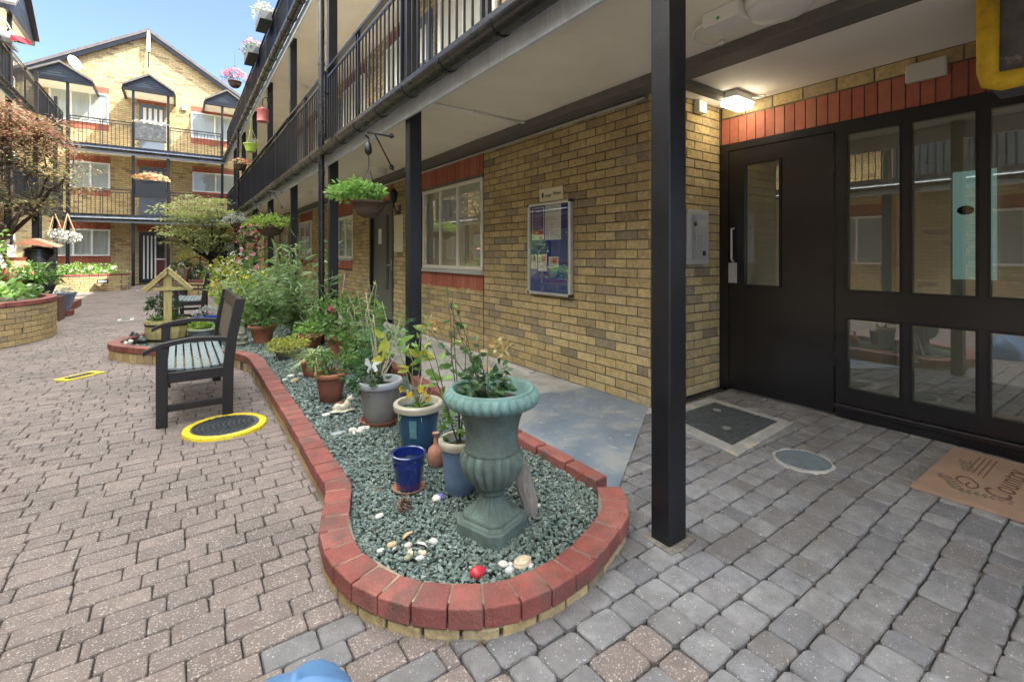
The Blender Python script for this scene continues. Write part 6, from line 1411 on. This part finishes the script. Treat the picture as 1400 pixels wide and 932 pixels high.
pt = thing('flower_bed', 'mixed flowers and greenery filling the far curved planter', 'plants', cc); lv.build('foliage', lf_bright, pt); f.build('blossom', fl_white, pt)
f = MB(); flowers(f, cc, ((xb_ - xa_) / 2, .8, .33), 18, .05); f.build('orange_blossom', fl_orange, pt)
# low red brick step planter
sp_ = thing('low_planter', 'low red brick edging between the left planter and the far planter', 'planter', (-2.2, 13.4, 0)); MB().box(PY(68, 400, 13.6).x, PY(103, 400, 13.6).x, 13.5, 14.4, 0, .16).build('brick_edging', red_cope, sp_, bevel=.01)
# right far bed
pc_ = bez([(1.62, 15.4), (.9, 15.3), (.35, 15.6), (.05, 16.3), (.0, 17.3), (.2, 18.4), (.9, 18.9), (1.6, 19.0)], 8)
ringwall('brick_planter', 'yellow brick bed under the green maple at the right of the far block', pc_, .46, False, True, 0)
def bushy(lab, q, rad, mt, n=90, L=.08, Wd=.04, flm=None, nf=0, per=8, cat='plant', name='shrub'):
    t = thing(name, lab, cat, Vector(q) - Vector((0, 0, rad[2])))
    lv, st = MB(), MB(); clumps(lv, q, rad, n, per, L, Wd, cs=.22); lv.build('foliage', mt, t); Q = Vector(q)
    for k in range(4): st.tube(wig(Q - Vector((0, 0, rad[2])), Q + rv() * min(rad) * .6, 3, .08), .012, 5)
    st.build('stem', bark, t)
    if flm: f = MB(); flowers(f, q, rad, nf, .05, hemi=False); f.build('blossom', flm, t)
    return t
bushy('dark green shrub with white flowers left of the maple trunk', (.25, 16.7, .66), (.5, .5, .32), lf_dark, flm=fl_white, nf=40)
bushy('pale yellow-green shrub behind the maple trunk', (.55, 18.1, .95), (.6, .5, .5), lf_yel)
bushy('bright green mound at the foot of the maple', (1.05, 15.9, .60), (.55, .4, .22), lf_lime)
bushy('leafy mixed shrub with white blooms beside the black water butt', (1.40, 15.0, .75), (.4, .5, .55), lf_mid, flm=fl_white, nf=40)
bushy('yellow-green sprawling shrub before the maple bed', (1.05, 13.2, .55), (.55, .7, .50), lf_yel, 120, flm=fl_white, nf=50)
bushy('tall green shrub with pink flowers against the gallery pillars', (1.35, 11.6, .70), (.35, .7, .70), lf_mid, 120, flm=fl_pink, nf=30)
# water butts
def butt(lab, c, r, h, m_=gutterm):
    t = thing('water_butt', lab, 'water butt', c, 'black water butts'); b = MB(); b.lathe([(r * .82, 0), (r * .9, h * .1), (r, h * .45), (r * .96, h * .8), (r * .9, h * .9)], 32, c); b.build('body', m_, t, smooth=True, auto=40)
    l = MB(); l.lathe([(r * .92, h * .9), (r * .98, h * .91), (r * .98, h * .94), (r * .7, h * .98), (r * .2, h)], 32, c); l.build('lid', m_, t, smooth=True, auto=40); k = MB()
    for z in (.3, .62): k.lathe([(r * 1.0, h * z - .02), (r * 1.025, h * z - .015), (r * 1.025, h * z + .015), (r * 1.0, h * z + .02)], 32, c)
    k.build('hoop', m_, t, smooth=True); return t
q = PY(54, 385, 12.6); butt('black water butt with a tilted red-brown lid board, behind the left planter', (q.x, 12.6, .45), .235, .86)
MB().box(q.x - .3, q.x + .3, 12.3, 12.9, 0, .45).build('butt_stand', brick_far, bpy.data.objects['water_butt'])
tl_ = MB(); tl_.add([(q.x - .30, 12.3, 1.36), (q.x + .30, 12.3, 1.30), (q.x + .30, 12.9, 1.34), (q.x - .30, 12.9, 1.40), (q.x - .05, 12.3, 1.46), (q.x - .05, 12.9, 1.48)], [(0, 1, 4), (3, 5, 2), (0, 4, 5, 3), (1, 2, 5, 4), (0, 3, 2, 1)]); tag(tl_.build('wooden_cover', M('faded_red_board', (.30, .12, .07), .7, .3, 8), None), 'red-brown ridged board lying on the left water butt', 'board')
q = PY(317, 345, 17.4); butt('black water butt standing in the maple bed by the gallery', (q.x, 17.4, .46), .38, .85)
pp = thing('potted_plant', 'dark pot of strappy green leaves in front of the left water butt', 'potted plant', (-2.02, 11.4, .42), 'potted plants by the left planter'); m = MB(); m.lathe([(.18, 0), (.25, .2), (.27, .21), (.27, .24), (.22, .24)], 28, pp.location); m.build('body', ink, pp, smooth=True, auto=40)
lv = MB(); blades(lv, pp.location + Vector((0, 0, .22)), 120, .45, .045, droop=.6); clumps(lv, pp.location + Vector((0, 0, .36)), (.3, .3, .16), 40, 6, .12, .04); lv.build('foliage', lf_mid, pp); MB().box(-2.5, -1.7, 11.2, 11.7, 0, .42).build('stand', brownwood, pp)
pq = thing('potted_plant', 'blue-grey bowl on the ground right of the left planter', 'potted plant', (PY(82, 395, 12.2).x, 12.2, .02), 'potted plants by the left planter'); m = MB(); m.lathe([(.14, 0), (.2, .2), (.23, .3), (.245, .31), (.245, .34), (.2, .34)], 28, (pq.location.x, 12.2, .10)); m.build('body', lightblueg, pq, smooth=True, auto=40); lv = MB(); clumps(lv, (pq.location.x, 12.2, .45), (.16, .16, .08), 14, 6, .06, .03, hemi=True); lv.build('foliage', lf_grey, pq); MB().box(pq.location.x - .18, pq.location.x + .18, 12.02, 12.38, 0, .10).build('stand', red_cope, pq)
bushy('pale green shrub at the left edge above the left planter', (-2.95, 11.2, 1.35), (.6, .6, .40), lf_bright, 130)
bushy('white-flowered greenery around the terracotta jar by the left planter', (-2.35, 11.6, .75), (.45, .4, .35), lf_mid, 60, flm=fl_white, nf=8)
tj = thing('terracotta_jar', 'rounded terracotta jar beside the left water butt', 'jar', (-2.42, 12.1, .55)); m = MB(); m.lathe([(.12, 0), (.22, .15), (.25, .28), (.2, .42), (.13, .50), (.16, .56), (.12, .56)], 28, tj.location); m.build('body', terra, tj, smooth=True, auto=40); MB().box(-2.66, -2.18, 11.9, 12.32, 0, .55).build('stand', brick_far, tj)
sw = thing('white_screen', 'sunlit white garden screen at the left edge behind the planter', 'screen', (-3.1, 13.0, 0)); MB().box(-3.6, PY(22, 370, 13.2).x, 13.15, 13.2, .3, 1.35).build('panel', rendw, sw); MB().box(-3.0, -2.95, 13.21, 13.26, 0, 1.35).build('post', pine, sw)

# ================================================================== trees
def tree(lab, base, fork, tips, rt, crown, mat, barkm, npad, pad, L, Wd, cat='tree', per=26, name='maple_tree', lay=.28, flatten=.25, mat2=None):
    t = thing(name, lab, cat, base); tr, lv = MB(), MB(); B = Vector(base); Fk = Vector(fork)
    tr.tube(wig(B, Fk, 5, .08), [rt, rt * .95, rt * .9, rt * .85, rt * .8, rt * .78], 10)
    ends = []
    for tip in tips:
        T = Vector(tip); pts = wig(Fk, T, 6, .16); tr.tube(pts, [rt * .62 * (1 - .75 * i / 6) for i in range(7)], 8)
        for k in (2, 3, 4, 5):
            for _ in range(3):
                d = rv(); d.z = d.z * .3 + .2; e = pts[k] + d * R.uniform(.25, .6) * crown[3]; tr.tube(wig(pts[k], e, 4, .2), [rt * .2, rt * .15, rt * .1, rt * .07, rt * .04], 5); ends.append(e)
        ends.append(T)
    tr.build('trunk', barkm, t, smooth=True)
    c = Vector(crown[0]); rad = Vector(crown[1])
    for i in range(npad):
        if i < len(ends): p = ends[i]
        else:
            v = rv() * R.uniform(.45, 1.0); p = c + Vector((v.x * rad.x, v.y * rad.y, (abs(v.z) if R.random() < .7 else v.z) * rad.z))
        pr = pad * R.uniform(.6, 1.3)
        for _ in range(int(per * R.uniform(.6, 1.4))):
            a = R.uniform(0, 6.28); r = pr * R.random() ** .6; q = p + Vector((math.cos(a) * r, math.sin(a) * r, R.gauss(0, 1) * pr * flatten - r * r * .25))
            d = Vector((math.cos(a), math.sin(a), R.uniform(-.7, .3))); sleaf(lv, q, d, L * R.uniform(.6, 1.3), Wd * R.uniform(.7, 1.2), (1 if mat2 and q.z + R.gauss(0, .25) < c.z - .25 else 0), n=Vector((R.uniform(-.5, .5), R.uniform(-.5, .5), 1)))
    lv.build('crown', [mat, mat2] if mat2 else mat, t); return t
mc = PY(285, 300, 17.0)
tree('green maple with dark forked trunk in the right far bed', (.78, 16.9, .40), (.80, 16.9, 1.0), [(.1, 16.7, 2.0), (.55, 17.2, 2.3), (1.3, 17.0, 2.3), (-.35, 16.9, 1.95), (.9, 16.5, 2.5), (1.5, 16.6, 1.95)], .075, (mc, (1.25, 1.0, .80), 0, 1.0), lf_acer, M('dark_maple_bark', (.035, .028, .024), .85, .3, 20, .6, 40), 130, .36, .10, .055, per=58, flatten=.10)
ac = PY(20, 195, 13.2)
tree('reddish Japanese maple spreading over the left side', (-2.75, 13.2, .0), (-2.75, 13.2, 1.5), [(-2.2, 13.0, 3.2), (-3.0, 13.3, 3.6), (-2.0, 13.2, 2.9), (-2.6, 12.6, 3.9), (-3.3, 13.0, 3.0), (-1.75, 13.1, 3.3)], .07, (ac + Vector((-.15, 0, -.05)), (1.05, .9, .85), 0, .9), lf_red, bark, 240, .30, .08, .035, per=62, flatten=.14, mat2=lf_redg)
lv = MB(); q = PY(25, 225, 12.9)
# ================================================================== roofline bits
sd = thing('satellite_dish', 'white satellite dish on the far gable wall', 'satellite dish', PY(100, 87, 23.0)); P0 = sd.location; m = MB()
m.lathe([(.001, .0), (.18, .02), (.34, .07), (.42, .115), (.43, .12), (.34, .085), (.18, .035), (.001, .012)], 32); rm = Vector((1, -.75, .35)).to_track_quat('Z', 'Y').to_matrix() * .62; m.v = [tuple(rm @ Vector(v) + P0) for v in m.v]; m.build('reflector', upvc, sd, smooth=True)
MB().tube([P0 + rm @ Vector((0, -.40, .1)), P0 + rm @ Vector((0, -.2, .45))], .018, 6).build('arm', greyp, sd); MB().box(P0.x + .1, P0.x + .22, 22.45, 22.6, P0.z - .25, P0.z - .12).build('receiver', greyp, sd); MB().tube([P0, Vector((P0.x - .02, 23.44, P0.z - .1))], .025, 6).build('mount', black, sd)
q = PY(4, 47, 15.2); wbk = thing('hanging_basket', 'white hanging basket at the top left under the terrace porch', 'hanging basket', q, 'hanging baskets along the galleries'); m = MB(); m.lathe([(.08, -.18), (.17, -.10), (.21, 0), (.2, .02)], 24, q); m.build('bowl', upvc, wbk, smooth=True); lv = MB(); clumps(lv, q, (.24, .24, .14), 40, 6, .06, .03); lv.build('foliage', lf_grey, wbk); m = MB(); m.tube([q + Vector((-.18, 0, 0)), q + Vector((0, 0, .42)), q + Vector((.18, 0, 0))], .012, 5); m.build('rope', upvc, wbk)
q = PY(28, 53, 15.0); fg_ = MB(); fg_.add([q + Vector((-.16, 0, .05)), q + Vector((0, .02, .06)), q + Vector((.17, 0, -.02)), q + Vector((.15, .02, -.11)), q + Vector((-.02, 0, -.06)), q + Vector((-.16, .02, -.08))], [(0, 1, 4, 5), (1, 2, 3, 4)]); fo_ = fg_.build('bunting_flag', redflag, None); k = fo_.modifiers.new('thick', 'SOLIDIFY'); k.thickness = .006; tag(fo_, 'small red cloth flag under the top left porch', 'flag'); MB().tube([q + Vector((-.16, 0, .06)), q + Vector((-.5, 0, .10))], .006, 5).build('string', rope, fo_)

# ================================================================== fallen bits on the ground
lt = MB()
for _ in range(260):
    x, y = R.uniform(-2.2, 3.7), R.uniform(.2, 6.5)
    if inside(x, y, BED) or (y > 2.2 and x > 1.6): continue
    sleaf(lt, Vector((x, y, .0045)), Vector((R.uniform(-1, 1), R.uniform(-1, 1), R.uniform(-.05, .15))), R.uniform(.006, .022), R.uniform(.003, .010), n=Vector((R.uniform(-.3, .3), R.uniform(-.3, .3), 1)))
for _ in range(90):
    x, y = R.uniform(.5, 1.58), R.uniform(1.3, 6.0)
    if inside(x, y, BED): sleaf(lt, Vector((x, y, GZ + .014)), Vector((R.uniform(-1, 1), R.uniform(-1, 1), R.uniform(-.1, .3))), R.uniform(.01, .03), R.uniform(.004, .012), n=Vector((R.uniform(-.3, .3), R.uniform(-.3, .3), 1)))
kind(lt.build('leaf_litter', M_leaf('dry_leaf', [(.30, .20, .10), (.42, .33, .18), (.20, .12, .06), (.46, .42, .30)], trans=.15)), 'stuff')
